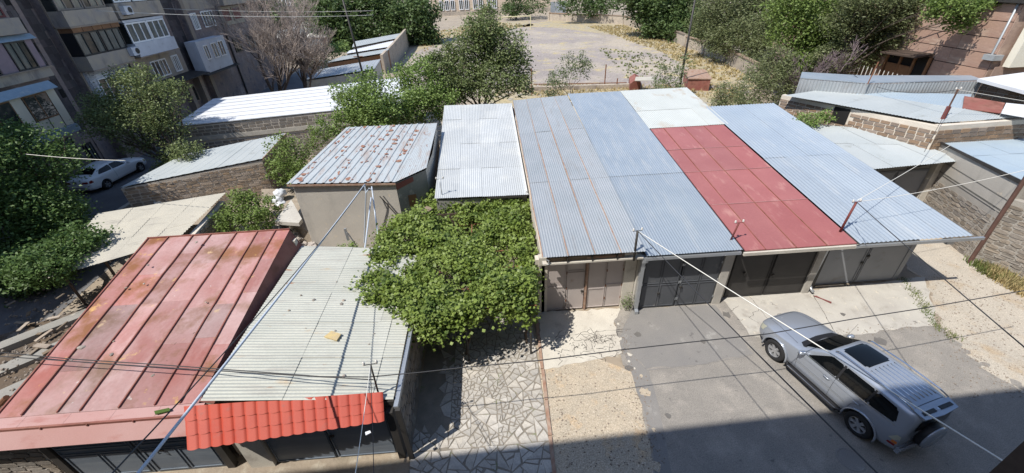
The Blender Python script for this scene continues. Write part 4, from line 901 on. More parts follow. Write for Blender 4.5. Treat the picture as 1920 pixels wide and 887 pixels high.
# ---------------- far sheds, double garage ----------------
GS='stepped sheds along the alley'
def shed(lbl,fl,fr,br,bl,zf,zb,mt,wallm):
    A,B,C,D=P(*fl,zf),P(*fr,zf),P(*br,zb),P(*bl,zb);c=(A+B+C+D)/4
    t=thing('shed',lbl,'shed',(c.x,c.y,0),GS)
    corr(t,A,B,C,D,[0,.5,1],[0,1],.4,.03,mt)
    w=MB()
    for p,q in ((A,B),(B,C),(C,D),(D,A)):
        p1=p.lerp(c,.03);q1=q.lerp(c,.03);w.add([(p1.x,p1.y,0),(q1.x,q1.y,0),(q1.x,q1.y,q.z-.15),(p1.x,p1.y,p.z-.15)],[(0,1,2,3)])
    w.build('wall',wallm,t);return t
shed('farthest shed of the stepped row, pale sheet roof next to the dark trees',(660,89),(750,71),(760,61),(664,78),2.4,2.7,M['palemetal'],M['fieldwall'])
shed('second farthest shed of the stepped row with pale narrow roof',(648,101),(730,88),(749,74),(655,95),2.3,2.5,M['white'],M['fieldwall'])
shed('long narrow sheet roofed shed just right of the bare tree',(611,118),(723,99),(730,91),(640,106),2.3,2.6,M['palemetal'],M['brownwood'])
shed('nearest grey sheet roofed shed of the stepped row beside the utility pole',(570,150),(702,130),(714,111),(600,130),2.2,2.6,M['zinc2'],M['concrete_pale'])
aw=thing('alley_wall','long block wall stepping down beside the far sheds facing the sports ground','wall',(-14,65,0))
p_=[P(719,139,0).xy,P(740,118,0).xy,P(757,98,0).xy,P(768,80,0).xy]
hs=[2.4,2.7,3.0,3.0]
for i in range(3):
    w=MB();w.wall(p_[i+1],p_[i],0,hs[i+1],.35,hs[i]);w.build('wall_panel',M['fieldwall'],aw)
dg=thing('garage','far double garage with grey roof slabs and pale doors beyond the bare tree','garage',(-33,81,0),None)
for i,(x0,x1) in enumerate(((-38.5,-33.2),(-33.0,-27.5))):
    w=MB();w.box(x0,x1,81.6,90,0,2.55);w.build('wall',M['pink'],dg);w=MB();w.box(x0,x1,81.2,90.2,2.56,2.76);w.build('roof_slab',M['concrete'],dg)
    for j in range(2):
        w=MB();xa=x0+.5+j*2.1;w.box(xa,xa+2.05,81.5,81.58,.05,2.3);w.build('door_leaf',M['palemetal'],dg)
    w=MB();w.box(x0+.05,x1-.05,88.0,88.2,2.8,3.5);w.build('parapet',M['zinc2'],dg)
# schools
def windows(parent,face,lst,frame_m,glass_m,fw=.08,mull=2,plane='x',depth=.06,rail=False):
    # lst of (u0,u1,z0,z1); plane x: wall at x=face looking +x ; plane y: wall at y=face looking -y
    for k,(u0,u1,z0,z1) in enumerate(lst):
        w=MB()
        def bx(a,b,c,d,e0,e1):
            if plane=='x':w.box(face+e0,face+e1,a,b,c,d)
            else:w.box(a,b,face-e1,face-e0,c,d)
        bx(u0,u0+fw,z0,z1,0,depth);bx(u1-fw,u1,z0,z1,0,depth);bx(u0+fw,u1-fw,z0,z0+fw,0,depth);bx(u0+fw,u1-fw,z1-fw,z1,0,depth)
        for i in range(1,mull+1):
            u=u0+(u1-u0)*i/(mull+1);bx(u-fw*.4,u+fw*.4,z0+fw,z1-fw,0,depth)
        if rail:
            bx(u0+fw,u1-fw,z1-(z1-z0)*.3,z1-(z1-z0)*.3+fw*.6,0,depth*.9)
        f=w.build('window_frame',frame_m,parent)
        for i in range(mull+1):
            w=MB();a=u0+(u1-u0)*i/(mull+1);b=u0+(u1-u0)*(i+1)/(mull+1)
            if plane=='x':w.quad((face+.012+.002*(i%2),a+.01,z0+.02),(face+.012+.002*(i%2),b-.01,z0+.02),(face+.012+.002*(i%2),b-.01,z1-.02),(face+.012+.002*(i%2),a+.01,z1-.02))
            else:w.quad((a+.01,face-.012,z0+.02),(b-.01,face-.012,z0+.02),(b-.01,face-.012,z1-.02),(a+.01,face-.012,z1-.02))
            w.build('pane',random.choice(glass_m) if isinstance(glass_m,(list,tuple)) else glass_m,f)
sc=thing('school_building','long beige building with white framed windows behind the sports ground','building',(0,150,0))
w=MB();w.box(-16,22,150,165,0,9);w.build('wall',M['school'],sc);w=MB();w.box(-16.1,22.1,149.9,150,0,1.1);w.build('plinth',M['fieldwall'],sc)
lst=[];x=-13.4
for g_ in range(4):
    for k in range(3 if g_==0 else 2):lst.append((x,x+1.35,1.5,4.3));x+=1.75
    x+=.9
windows(sc,149.85,lst,M['upvc'],M['glass'],.16,1,'y',.1)
windows(sc,149.85,[(a,b,5.6,8.2) for a,b,_,_ in lst],M['upvc'],M['glass'],.16,1,'y',.1)
s2=thing('school_building','beige two storey building with white windows behind the bare tree','building',(-47,120,0))
w=MB();w.box(-60,-40,120,132,0,9);w.build('wall',M['school'],s2)
windows(s2,119.9,[(-50.6,-49.4,5.9,8.6),(-48.9,-46.9,5.9,8.6)],M['upvc'],M['glass'],.18,1,'y',.1)
windows(s2,119.9,[(-50,-48.6,1.9,4.2),(-44.2,-42.6,1.9,4.2)],M['upvc'],M['glass'],.12,1,'y',.1)
w=MB();w.box(-48.1,-46.7,119.8,119.9,.4,3.9);w.build('door',M['white'],s2);w=MB();w.box(-46.6,-44.4,119.85,119.9,.6,4);w.build('grey_panel',M['concrete'],s2)
# gate building bits behind the field
gt=thing('metal_gate','pale metal gate in the far corner of the sports ground wall','gate',(21,131,0))
for i in range(3):
    w=MB();x=19.2+i*1.5;w.box(x,x+1.4,132,132.1,0,3.6);w.build('gate_leaf',M['zinc2'],gt)
# field
fz=.02
sheet('sports_field',px((745,150),(770,95),(830,60),(1035,38),(1170,48),(1231,66),(1285,90),(1362,119),(1430,152),(1400,178),(760,178)),.010,M['fieldg'],wob=.3,step=5)
def strip(name,inn,outp,z):
    sheet(name,inn+outp,z,M['dryg'],wob=.45,step=1.2)
strip('dry_grass_verge',px((1035,38),(1170,46),(1231,64),(1285,88),(1362,117),(1440,152),(1400,172)),px((1300,152),(1290,125),(1240,98),(1150,66),(1050,52),(960,50)),.022)
strip('dry_grass_patch',px((800,62),(930,42),(990,40),(1000,48),(930,60),(850,70)),px((800,90),(772,100)),.022)
strip('near_grass_verge',px((990,150),(1010,165),(1320,165),(1400,178)),px((1395,200),(900,200),(900,172)),.026)
mb=MB()
def tufts(mb,poly,n,h,wd=.05):
    P2=[p.xy for p in poly];xs=[p.x for p in P2];ys=[p.y for p in P2];k=0;tr=0
    while k<n and tr<n*30:
        tr+=1;x=random.uniform(min(xs),max(xs));y=random.uniform(min(ys),max(ys));ins_=False;j=len(P2)-1
        for i in range(len(P2)):
            if (P2[i].y>y)!=(P2[j].y>y) and x<(P2[j].x-P2[i].x)*(y-P2[i].y)/(P2[j].y-P2[i].y)+P2[i].x:ins_=not ins_
            j=i
        if not ins_:continue
        k+=1
        for b in range(5):
            a=random.uniform(0,6.28);hh=h*random.uniform(.5,1.3);dx=math.cos(a);dy=math.sin(a);ox=x+random.uniform(-.15,.15);oy=y+random.uniform(-.15,.15)
            mb.add([(ox-dy*wd,oy+dx*wd,.01),(ox+dy*wd,oy-dx*wd,.01),(ox+dx*hh*.5,oy+dy*hh*.5,hh)],[(0,1,2)])
tufts(mb,px((1100,50),(1170,48),(1231,66),(1285,90),(1362,119),(1430,152),(1300,152),(1290,125),(1240,98)),1500,.28,.07);tufts(mb,px((800,62),(930,42),(1000,48),(850,72),(790,100)),500,.3,.1)
tufts(mb,px((1000,160),(1390,160),(1390,185),(1000,185)),700,.3,.04)
mb.build('dry_grass_tufts',M['straw'],None,'stuff')
mb=MB();tufts(mb,px((1120,90),(1300,110),(1330,150),(1180,150)),260,.22,.08);tufts(mb,px((1815,486),(1860,500),(1905,525),(1900,540),(1850,520),(1812,495)),120,.28,.02);tufts(mb,px((1688,525),(1700,522),(1765,612),(1800,632),(1790,640),(1750,612)),130,.10,.012)
mb.build('weed_tufts',M['grass'],None,'stuff')
mb=MB();tufts(mb,px((1835,492),(1920,530),(1920,560),(1860,525)),220,.30,.02);mb.build('dry_weed_tufts',M['straw'],None,'stuff')
fw=thing('field_wall','long low stone wall with piers around the sports ground','wall',(30,70,0))
fp=[P(1029,38,0),P(1170,46,0),P(1231,64,0),P(1285,88,0),P(1362,117,0),P(1420,152,0)];jt=0
for i in range(len(fp)-1):
    a,b=fp[i].xy,fp[i+1].xy;n=max(1,int((b-a).length/6))
    for j in range(n):
        p=a.lerp(b,j/n);q=a.lerp(b,(j+1)/n);h=random.uniform(1.5,1.8);dd=(q-p).normalized()
        w=MB();w.wall(q,p+dd*.5,0,h,.3);w.build('wall_panel',M['fieldwall'],fw)
        w=MB();w.wall(q,p+dd*.5,h+.01,h+.16,.42);w.build('coping',M['tuff'],fw)
        w=MB();w.wall(p+dd*.5,p,0,h+.25,.45);w.build('pier',M['fieldwall'],fw)
go=thing('goal','pale yellow football goal frame at the far end of the field','goal',(5,110,0))
q=P(995,53,0);pl=P(935,52,0);w=MB();w.tube([(q.x,q.y,0),(q.x,q.y,2.5)],.10,6);w.build('goal_post',M['goal'],go);w=MB();w.tube([(pl.x,q.y,0),(pl.x,q.y,2.5)],.1,6);w.build('goal_post',M['goal'],go);w=MB();w.tube([(pl.x,q.y,2.5),(q.x,q.y,2.5)],.1,6);w.build('crossbar',M['goal'],go)
# ---------------- left apartment block ----------------
XW=-27.2
lb=thing('apartment_block','dark tuff apartment block with enclosed balconies along the left street','apartment block',(-27,35,0))
w=MB();w.box(XW-12,XW,-30,29.6,0,16);w.box(XW-12,XW-.5,29.6,31.05,0,16);w.box(XW-12,XW,31.05,42.0,0,16);w.box(XW-12,XW-.5,42,44.5,0,16);w.box(XW-12,XW,44.5,62,0,16);w.build('wall',M['wallstone'],lb)
# cladding slabs of the recesses and wall strips
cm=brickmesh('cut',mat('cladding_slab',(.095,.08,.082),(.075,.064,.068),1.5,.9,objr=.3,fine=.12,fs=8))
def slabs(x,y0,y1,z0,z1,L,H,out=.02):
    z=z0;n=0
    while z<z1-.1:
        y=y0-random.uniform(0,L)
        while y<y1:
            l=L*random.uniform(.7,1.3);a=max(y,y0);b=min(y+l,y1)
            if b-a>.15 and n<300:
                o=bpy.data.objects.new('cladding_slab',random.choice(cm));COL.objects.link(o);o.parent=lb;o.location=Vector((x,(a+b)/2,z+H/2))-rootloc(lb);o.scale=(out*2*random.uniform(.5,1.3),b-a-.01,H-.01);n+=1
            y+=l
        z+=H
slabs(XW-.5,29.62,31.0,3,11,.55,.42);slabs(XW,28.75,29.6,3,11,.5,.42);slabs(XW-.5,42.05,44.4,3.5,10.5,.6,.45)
for y0,y1 in ((31.05,31.75),(44.5,45.0)):
    w=MB();w.box(XW,XW+.10,y0,y1,0,16);w.build('pilaster',M['pilaster'],lb)
w=MB();w.box(XW,XW+.05,29.3,29.6,0,16);w.build('corner_strip',M['wallstone'],lb)
for z in (9.15,7.9,6.65,10.4,5.2):
    w=MB();w.box(XW+.0,XW+.035,28.97,29.27,z,z+.52);w.build('vent',M['hole'],lb)
G=[M['glass'],M['curtain'],M['curtain']]
# first stack: near left
def slabpart(name,mt,x0,x1,y0,y1,z0,z1):w=MB();w.box(x0,x1,y0,y1,z0,z1);return w.build(name,mt,lb)
slabpart('enclosed_balcony',M['panelcream'],XW,-25.62,12,27.08,4.08,6.16)
slabpart('flashing',M['bluesheet'],XW,-25.45,12,27.1,3.66,4.06)
w=MB();w.prism([(-25.42,12,6.18),(-25.42,27.2,6.18),(-25.75,27.2,6.56),(-25.75,12,6.56)],.03);w.build('awning',M['bluesheet'],lb)
for y0,y1 in ((22.2,24.28),(25.02,26.48),(19,21.4),(15.5,18)):
    w=MB();w.box(-25.64,-25.60,y0,y1,4.76,6.12);f=w.build('window_frame',M['brownwood'],lb)
    for k in range(2):
        w=MB();a=y0+.05+(y1-y0-.05)/2*k;b=y0+(y1-y0)/2*(k+1)-.05;w.box(-25.60,-25.59,a,b,4.84,6.06);w.build('pane',M['glass'],f)
for y in (22.15,24.28,24.98,26.5,25.72,23.2,21.4):
    w=MB();w.box(-25.618,-25.605,y-.02,y+.02,4.1,4.76 if y not in (24.98,26.5,24.28) else 6.1);w.build('panel_joint',M['hole'],lb)
slabpart('balcony_parapet',M['balcony'],XW,-26.6,12,28.7,6.62,7.12)
slabpart('sill',M['pilaster'],XW,-26.5,12,28.8,7.12,7.17)
slabpart('mauve_panel',M['pinkpanel'],XW,-26.72,26.0,26.92,7.18,8.66);slabpart('mauve_panel',M['pinkpanel'],XW,-26.72,28.2,28.66,7.18,8.66)
w=MB();w.box(XW,-26.75,20,26.0,7.18,8.66);w.build('enclosure',M['pinkpanel'],lb)
windows(lb,-26.73,[(26.93,28.2,7.18,8.66),(23.5,25.9,7.18,8.66)],M['frameblack'],G,.07,2)
w=MB();w.prism([(-26.6,12,8.68),(-26.6,28.95,8.68),(-26.85,28.95,8.92),(-26.85,12,8.92)],.03);w.build('awning',M['bluesheet'],lb)
slabpart('balcony_parapet',M['balcony'],XW,-26.6,12,28.6,9.0,9.8)
windows(lb,-26.9,[(25.5,28.2,9.85,11.4)],M['redframe'],G,.1,2)
windows(lb,XW+.02,[(26.75,27.9,1.75,3.05),(24.2,25.4,1.75,3.05),(28.3,29.0,.2,2.3)],M['upvc'] and M['frameblack'],G,.06,2)
# second stack
XB=-26.2
slabpart('balcony_parapet',M['balcony'],XW,XB,30.5+.6,35.3,9.05,9.92);slabpart('balcony_parapet',M['balcony'],XW,XB,31.1,35.1,6.42,7.28)
slabpart('balcony_parapet',M['balcony'],XW,XB,31.1,35.2,11.7,12.6)
slabpart('balcony_slab',M['pilaster'],XW,XB+.05,31.05,35.35,8.95,9.05);slabpart('balcony_slab',M['pilaster'],XW,XB+.05,31.05,35.2,6.34,6.42)
for i in range(5):
    w=MB();w.box(XW,XB-.02,31.15+i*.82,31.93+i*.82,8.68,8.95);w.build('header_board',M['brownwood'],lb)
slabpart('enclosure',M['frameblack'],XW,XB-.14,31.12,35.1,7.3,8.68)
windows(lb,XB-.13,[(31.12,33.1,7.3,8.66),(33.15,35.05,7.3,8.66)],M['frameblack'],G,.08,2)
slabpart('enclosure',M['glass'],XW,XB-.3,31.12,35.1,9.92,11.6);windows(lb,XB-.29,[(31.2,33.2,9.94,11.5),(33.3,35.1,9.94,11.5)],M['pilaster'],G,.10,2)
# white block infill with open window, first floor
wm=brickmesh('rough',mat('white_block',(.42,.43,.46),(.34,.35,.38),3.,.85,objr=.12))
n=0;z=4.1
while z<6.25:
    y=31.2-random.uniform(0,.3)
    while y<35.1:
        a=max(y,31.2);b=min(y+.42,35.1)
        if b-a>.12 and not(31.75<(a+b)/2<33.2 and 4.1<z<5.9):
            o=bpy.data.objects.new('block',random.choice(wm));COL.objects.link(o);o.parent=lb;o.location=Vector((XW+.25,(a+b)/2,z+.1))-rootloc(lb);o.scale=(.1,b-a-.025,.19)
        y+=.42
    z+=.215
slabpart('infill_core',M['balwhite'],XW,XW+.22,31.2,35.1,4.05,6.3)
windows(lb,XW+.25,[(31.8,33.15,4.25,5.75),(33.9,34.7,4.4,5.8)],M['upvc'],M['glass'],.07,1)
slabpart('blue_tarp',M['bluemetal'],XW+.26,XW+.3,33.2,34.6,3.0,4.2)
# third stack
slabpart('white_parapet',M['balwhite'],XW,XB,35.75,40.45,6.52,7.44)
slabpart('balcony_slab',M['pilaster'],XW,XB+.04,35.7,40.5,6.44,6.52)
slabpart('enclosure',M['glass'],XW,XB-.12,35.78,40.1,7.46,8.8);windows(lb,XB-.11,[(35.75,38.0,7.45,8.82),(38.05,40.15,7.45,8.82)],M['upvc'],[M['curtain']],.11,2)
slabpart('balcony_parapet',M['balcony'],XW,XB,35.6,40.6,9.1,10.1);slabpart('enclosure',M['glass'],XW,XB-.2,35.8,40.4,10.1,11.8);windows(lb,XB-.19,[(35.9,37.6,10.14,11.6),(37.8,39.4,10.14,11.6)],M['upvc'],G,.1,2)
slabpart('header',M['balwhite'],XW,XB-.1,35.75,40.3,8.84,9.0)
windows(lb,XW+.02,[(37.66,39.6,4.6,5.9),(40.35,41.25,4.62,5.93)],M['upvc'],[M['glass'],M['glass'],M['curtain']],.09,3)
slabpart('wall_panel',M['balcony'],XW,XW+.015,35.4,42,4.0,6.35)
w=MB();w.tube([(XW+.1,35.45,16),(XW+.1,35.45,0)],.07,6);w.build('drainpipe',M['darksteel'],lb);w=MB();w.tube([(XW+.1,50.1,16),(XW+.1,50.1,0)],.08,6);w.build('drainpipe',M['darksteel'],lb)
w=MB();w.prism([(-25.6,36,4.12),(-25.6,42.4,4.12),(XW,42.4,4.34),(XW,36,4.34)],.06);w.build('awning',M['darksteel'],lb)
windows(lb,XW+.02,[(40.85,41.85,1.8,3.2)],M['pilaster'],M['glass'],.1,0);slabpart('pillar',M['pilaster'],XW,-26.6,42.0,42.5,0,4.1);slabpart('pillar',M['pilaster'],XW,-26.7,40.2,40.7,0,4.1)
# fourth stack
windows(lb,XW+.02,[(45.33,46.28,7.42,8.82),(47.1,49.1,7.46,8.85)],M['upvc'],G,.09,3);slabpart('wall_panel',M['balcony'],XW,XW+.015,45.1,50,9.0,12)
slabpart('white_bay',M['balwhite'],XW,XB,42.95,47.8,3.95,6.66)
windows(lb,XB+.01,[(43.7,44.5,5.0,6.25),(45.0,46.0,4.95,6.28),(46.2,47.2,4.95,6.32)],M['upvc'],G,.09,1)
slabpart('beige_surround',M['framebeige'],XW,XW+.12,50.3,54.9,7.3,9.0);windows(lb,XW+.13,[(50.55,52.2,7.55,8.86),(52.7,54.55,7.6,8.88)],M['framebeige'],M['redframe'],.12,0)
slabpart('awning',M['balcony'],XW,XB,50,62,9.15,10.3)
windows(lb,XW+.02,[(56,57.6,7.5,8.9),(59,60.4,7.5,8.9),(51,52.5,4.6,6.0),(54,56,4.6,6.0)],M['frameblack'],G,.1,2)
w=MB();w.prism([(-25.9,42.5,3.8),(-25.9,48.5,3.8),(XW,48.5,4.05),(XW,42.5,4.05)],.05);w.build('awning',M['darksteel'],lb)
def acunit(y,z,x,lbl):
    t=thing('air_conditioner',lbl,'air conditioner',(x,y,z),'air conditioners on the apartment block')
    w=MB();w.box(x,x+.32,y,y+.78,z,z+.55);w.build('casing',M['balwhite'],t)
    w=MB();w.lathe([(0,.0),(.20,.0),(.2,.02),(0,.02)],(x+.32,y+.50,z+.28),(1,0,0),14);w.build('fan_grille',M['darksteel'],t)
    w=MB();w.box(x,x+.3,y+.1,y+.14,z-.05,z);w.box(x,x+.3,y+.6,y+.64,z-.05,z);w.build('bracket',M['darksteel'],t)
c=PX(225,14,-26.1);acunit(35.9,9.35,-26.18,'air conditioner high on the wall between dark and white balconies')
acunit(34.75,6.75,-26.18,'air conditioner at the end of the balcony with the black window frames')
# ---------------- camera side apartment block ----------------
ob=thing('apartment_building','tall apartment building whose shadow falls across the yard','apartment building',(0,-8,0))
w=MB();w.prism([(-45,-14,0),(60,-14,0),(60,1.5,0),(-45,-2.0,0)],20.5);w.build('wall',M['balcony'],ob)
PB=Vector((-.02,0))
w=MB();e=PY(1889,855,1.0);w.box(e.x,e.x+1.2,-.3,1.0,0,11.2);w.build('brown_pilaster',M['darkwood'],ob)
# ---------------- vehicles ----------------
def eval_body(st,subs=2):
    # st: list of (x,[(y,z)*n]) -> closed half shell mirrored, returns bmesh after subdivision
    bm=bmesh.new();n=len(st[0][1]);R_=[];
    for x,row in st:
        vs=[bm.verts.new((x,y,z)) for y,z in row]
        vs2=[vs[i] if row[i][0]==0 else bm.verts.new((x,-row[i][0],row[i][1])) for i in range(n)]
        R_.append(vs+vs2[::-1][1 if row[-1][0]==0 else 0:])
    m_=len(R_[0])
    for a,b in zip(R_,R_[1:]):
        for i in range(m_):
            bm.faces.new((a[i],a[(i+1)%m_],b[(i+1)%m_],b[i]))
    bm.faces.new(R_[0][::-1]);bm.faces.new(R_[-1])
    bmesh.ops.recalc_face_normals(bm,faces=bm.faces)
    me=bpy.data.meshes.new('tmp');bm.to_mesh(me);bm.free()
    o=bpy.data.objects.new('tmp',me);COL.objects.link(o);md=o.modifiers.new('s','SUBSURF');md.levels=subs;md.render_levels=subs
    return o
def finish(o,cutters,name,mt,parent):
    tmp=[]
    for c,r,h in cutters:
        b=MB();b.lathe([(0,-h),(r,-h),(r,h),(0,h)],c,(0,1,0),32);co=b.build('cut',None,None);tmp.append(co)
        bm=bmesh.new();bm.from_mesh(co.data);bmesh.ops.remove_doubles(bm,verts=bm.verts,dist=1e-5);bmesh.ops.dissolve_degenerate(bm,edges=bm.edges,dist=1e-6);bmesh.ops.recalc_face_normals(bm,faces=bm.faces);bm.to_mesh(co.data);bm.free()
        md=o.modifiers.new('b','BOOLEAN');md.operation='DIFFERENCE';md.object=co;md.solver='EXACT'
    dg=bpy.context.evaluated_depsgraph_get();me=bpy.data.meshes.new_from_object(o.evaluated_get(dg));me.name=name
    for t in tmp+[o]:bpy.data.objects.remove(t)
    ob_=link(name,me,mt,parent,smooth=True)
    md=ob_.modifiers.new('e','EDGE_SPLIT');md.split_angle=math.radians(40)
    return ob_,BVHTree.FromPolygons([v.co for v in me.vertices],[p.vertices for p in me.polygons])
def patch(bvh,outline,axis,name,mt,parent,off=.006,cuts=3,flip=1,rnd=0.):
    # outline in the two coordinates other than the axis; projected on the body along axis from the +flip side
    bm=bmesh.new();vs=[bm.verts.new((a,b,0)) for a,b in outline];f=bm.faces.new(vs)
    if rnd:bmesh.ops.bevel(bm,geom=bm.verts[:],offset=rnd,segments=3,affect='VERTICES')
    bmesh.ops.triangulate(bm,faces=bm.faces[:]);
    for _ in range(cuts):
        bmesh.ops.subdivide_edges(bm,edges=[e for e in bm.edges if e.calc_length()>.12],cuts=1);bmesh.ops.triangulate(bm,faces=bm.faces[:])
    ok=True
    for v in bm.verts:
        a,b=v.co.x,v.co.y
        if axis==1:o_=Vector((a,3*flip,b));d_=Vector((0,-flip,0))
        elif axis==2:o_=Vector((a,b,4));d_=Vector((0,0,-1))
        elif axis==0:o_=Vector((5*flip,a,b));d_=Vector((-flip,0,0))
        h=bvh.ray_cast(o_,d_)
        v.co=h[0]-d_*off if h[0] else o_+d_*(5*abs(flip)-2.3 if axis==0 else 2.2)
    bmesh.ops.recalc_face_normals(bm,faces=bm.faces[:]);me=bpy.data.meshes.new(name);bm.to_mesh(me);bm.free()
    return link(name,me,mt,parent,smooth=True)
def wheel(parent,x,y,r,wd,side,spokes=6):
    wh=bpy.data.objects.new('wheel',None);COL.objects.link(wh);wh.parent=parent;wh.location=(x,y,r)
    wh['_rl']=[0.,0.,0.]
    s=side;b=MB();b.lathe([(r*.58,-wd/2),(r*.9,-wd/2),(r*.985,-wd*.38),(r,-wd*.2),(r,wd*.2),(r*.985,wd*.38),(r*.9,wd/2),(r*.62,wd/2),(r*.60,wd*.36)],(0,0,0),(0,s,0),36)
    b.build('tyre',M['rubber'],wh,smooth=True)
    b=MB();b.lathe([(r*.62,wd*.44),(r*.585,wd*.46),(r*.56,wd*.34),(r*.55,0)],(0,0,0),(0,s,0),30)
    b.lathe([(0,wd*.36),(r*.14,wd*.36),(r*.16,wd*.30)],(0,0,0),(0,s,0),14)
    for i in range(spokes):
        a=i*2*math.pi/spokes;ca,sa=math.cos(a),math.sin(a);cb,sb=-sa,ca
        def q(rr,t,h):return (rr*ca+t*cb,s*h,rr*sa+t*sb)
        w1,w2=r*.085,r*.13
        b.add([q(r*.1,-w1,wd*.34),q(r*.1,w1,wd*.34),q(r*.58,w2,wd*.40),q(r*.58,-w2,wd*.40),q(r*.1,-w1,wd*.2),q(r*.1,w1,wd*.2),q(r*.58,w2,wd*.2),q(r*.58,-w2,wd*.2)],[(0,1,2,3),(0,4,5,1),(1,5,6,2),(3,2,6,7),(0,3,7,4)])
    b.build('rim',M['alloy'],wh)
    b=MB();b.lathe([(0,0),(r*.56,0.0)],(0,s*wd*.02,0),(0,s,0),24);b.build('brake_disc',M['blackplastic'],wh)
    return wh
# silver SUV: x forward, y left
RW=Vector((9.52,6.10,0));FWp=Vector((8.86,8.80,0));hd=(FWp-RW).normalized();lt=Vector((-hd.y,hd.x,0))
wb_=2.74;mid=(RW+FWp)/2-lt*.76
suv=thing('suv','silver SUV with dark sunroof parked diagonally in the yard, spare wheel on its tail','car',(0,0,0))
suv.location=mid;suv.rotation_euler=(0,0,math.atan2(hd.y,hd.x));suv['_rl']=[0.,0.,0.]
H_=1.0
ST=[ # under, sill, lower door, mid, belt, window bottom, window top, roof edge, roof mid, centre
(2.30,[(.45,.42),(.58,.44),(.64,.55),(.64,.66),(.62,.76),(.60,.80),(.56,.83),(.48,.86),(.25,.89),(0,.90)]),
(2.20,[(.6,.30),(.74,.34),(.80,.5),(.81,.68),(.78,.82),(.75,.87),(.68,.91),(.58,.94),(.3,.97),(0,.98)]),
(1.90,[(.66,.27),(.84,.32),(.89,.5),(.90,.72),(.85,.90),(.81,.94),(.73,.98),(.62,1.01),(.32,1.04),(0,1.05)]),
(1.45,[(.66,.27),(.86,.32),(.90,.5),(.91,.76),(.87,.95),(.83,.99),(.75,1.02),(.64,1.06),(.33,1.09),(0,1.10)]),
(1.00,[(.66,.27),(.85,.32),(.88,.52),(.89,.78),(.87,.98),(.84,1.02),(.77,1.06),(.66,1.10),(.34,1.13),(0,1.14)]),
(.78,[(.66,.27),(.85,.32),(.88,.54),(.88,.8),(.87,1.0),(.84,1.04),(.78,1.09),(.68,1.12),(.35,1.16),(0,1.17)]),
(.10,[(.66,.27),(.85,.32),(.88,.54),(.88,.8),(.87,1.03),(.83,1.08),(.70,1.52),(.62,1.62),(.33,1.67),(0,1.68)]),
(-.15,[(.66,.27),(.85,.32),(.88,.54),(.88,.8),(.87,1.04),(.83,1.09),(.70,1.58),(.62,1.67),(.33,1.715),(0,1.72)]),
(-.95,[(.66,.27),(.85,.32),(.88,.54),(.89,.82),(.88,1.05),(.84,1.10),(.71,1.60),(.63,1.70),(.33,1.745),(0,1.75)]),
(-1.45,[(.66,.27),(.86,.34),(.90,.54),(.91,.84),(.88,1.06),(.84,1.11),(.71,1.60),(.63,1.70),(.33,1.74),(0,1.745)]),
(-1.95,[(.66,.30),(.84,.36),(.89,.54),(.90,.84),(.87,1.06),(.83,1.11),(.70,1.57),(.62,1.67),(.33,1.71),(0,1.715)]),
(-2.10,[(.6,.36),(.80,.40),(.85,.54),(.86,.84),(.84,1.06),(.80,1.11),(.69,1.54),(.61,1.64),(.33,1.68),(0,1.685)]),
(-2.17,[(.58,.38),(.78,.42),(.83,.54),(.83,.84),(.81,1.05),(.78,1.10),(.68,1.48),(.60,1.58),(.33,1.62),(0,1.625)]),
(-2.21,[(.5,.42),(.74,.44),(.80,.54),(.80,.84),(.78,1.03),(.75,1.08),(.66,1.38),(.57,1.46),(.32,1.50),(0,1.51)])]
ob1=eval_body(ST,2)
cut=[((wb_/2+.03,.9,.37),.43,.34),((wb_/2+.03,-.9,.37),.43,.34),((-wb_/2,.9,.37),.43,.34),((-wb_/2,-.9,.37),.43,.34)]
body,bv=finish(ob1,cut,'body',M['carpaint'],suv)
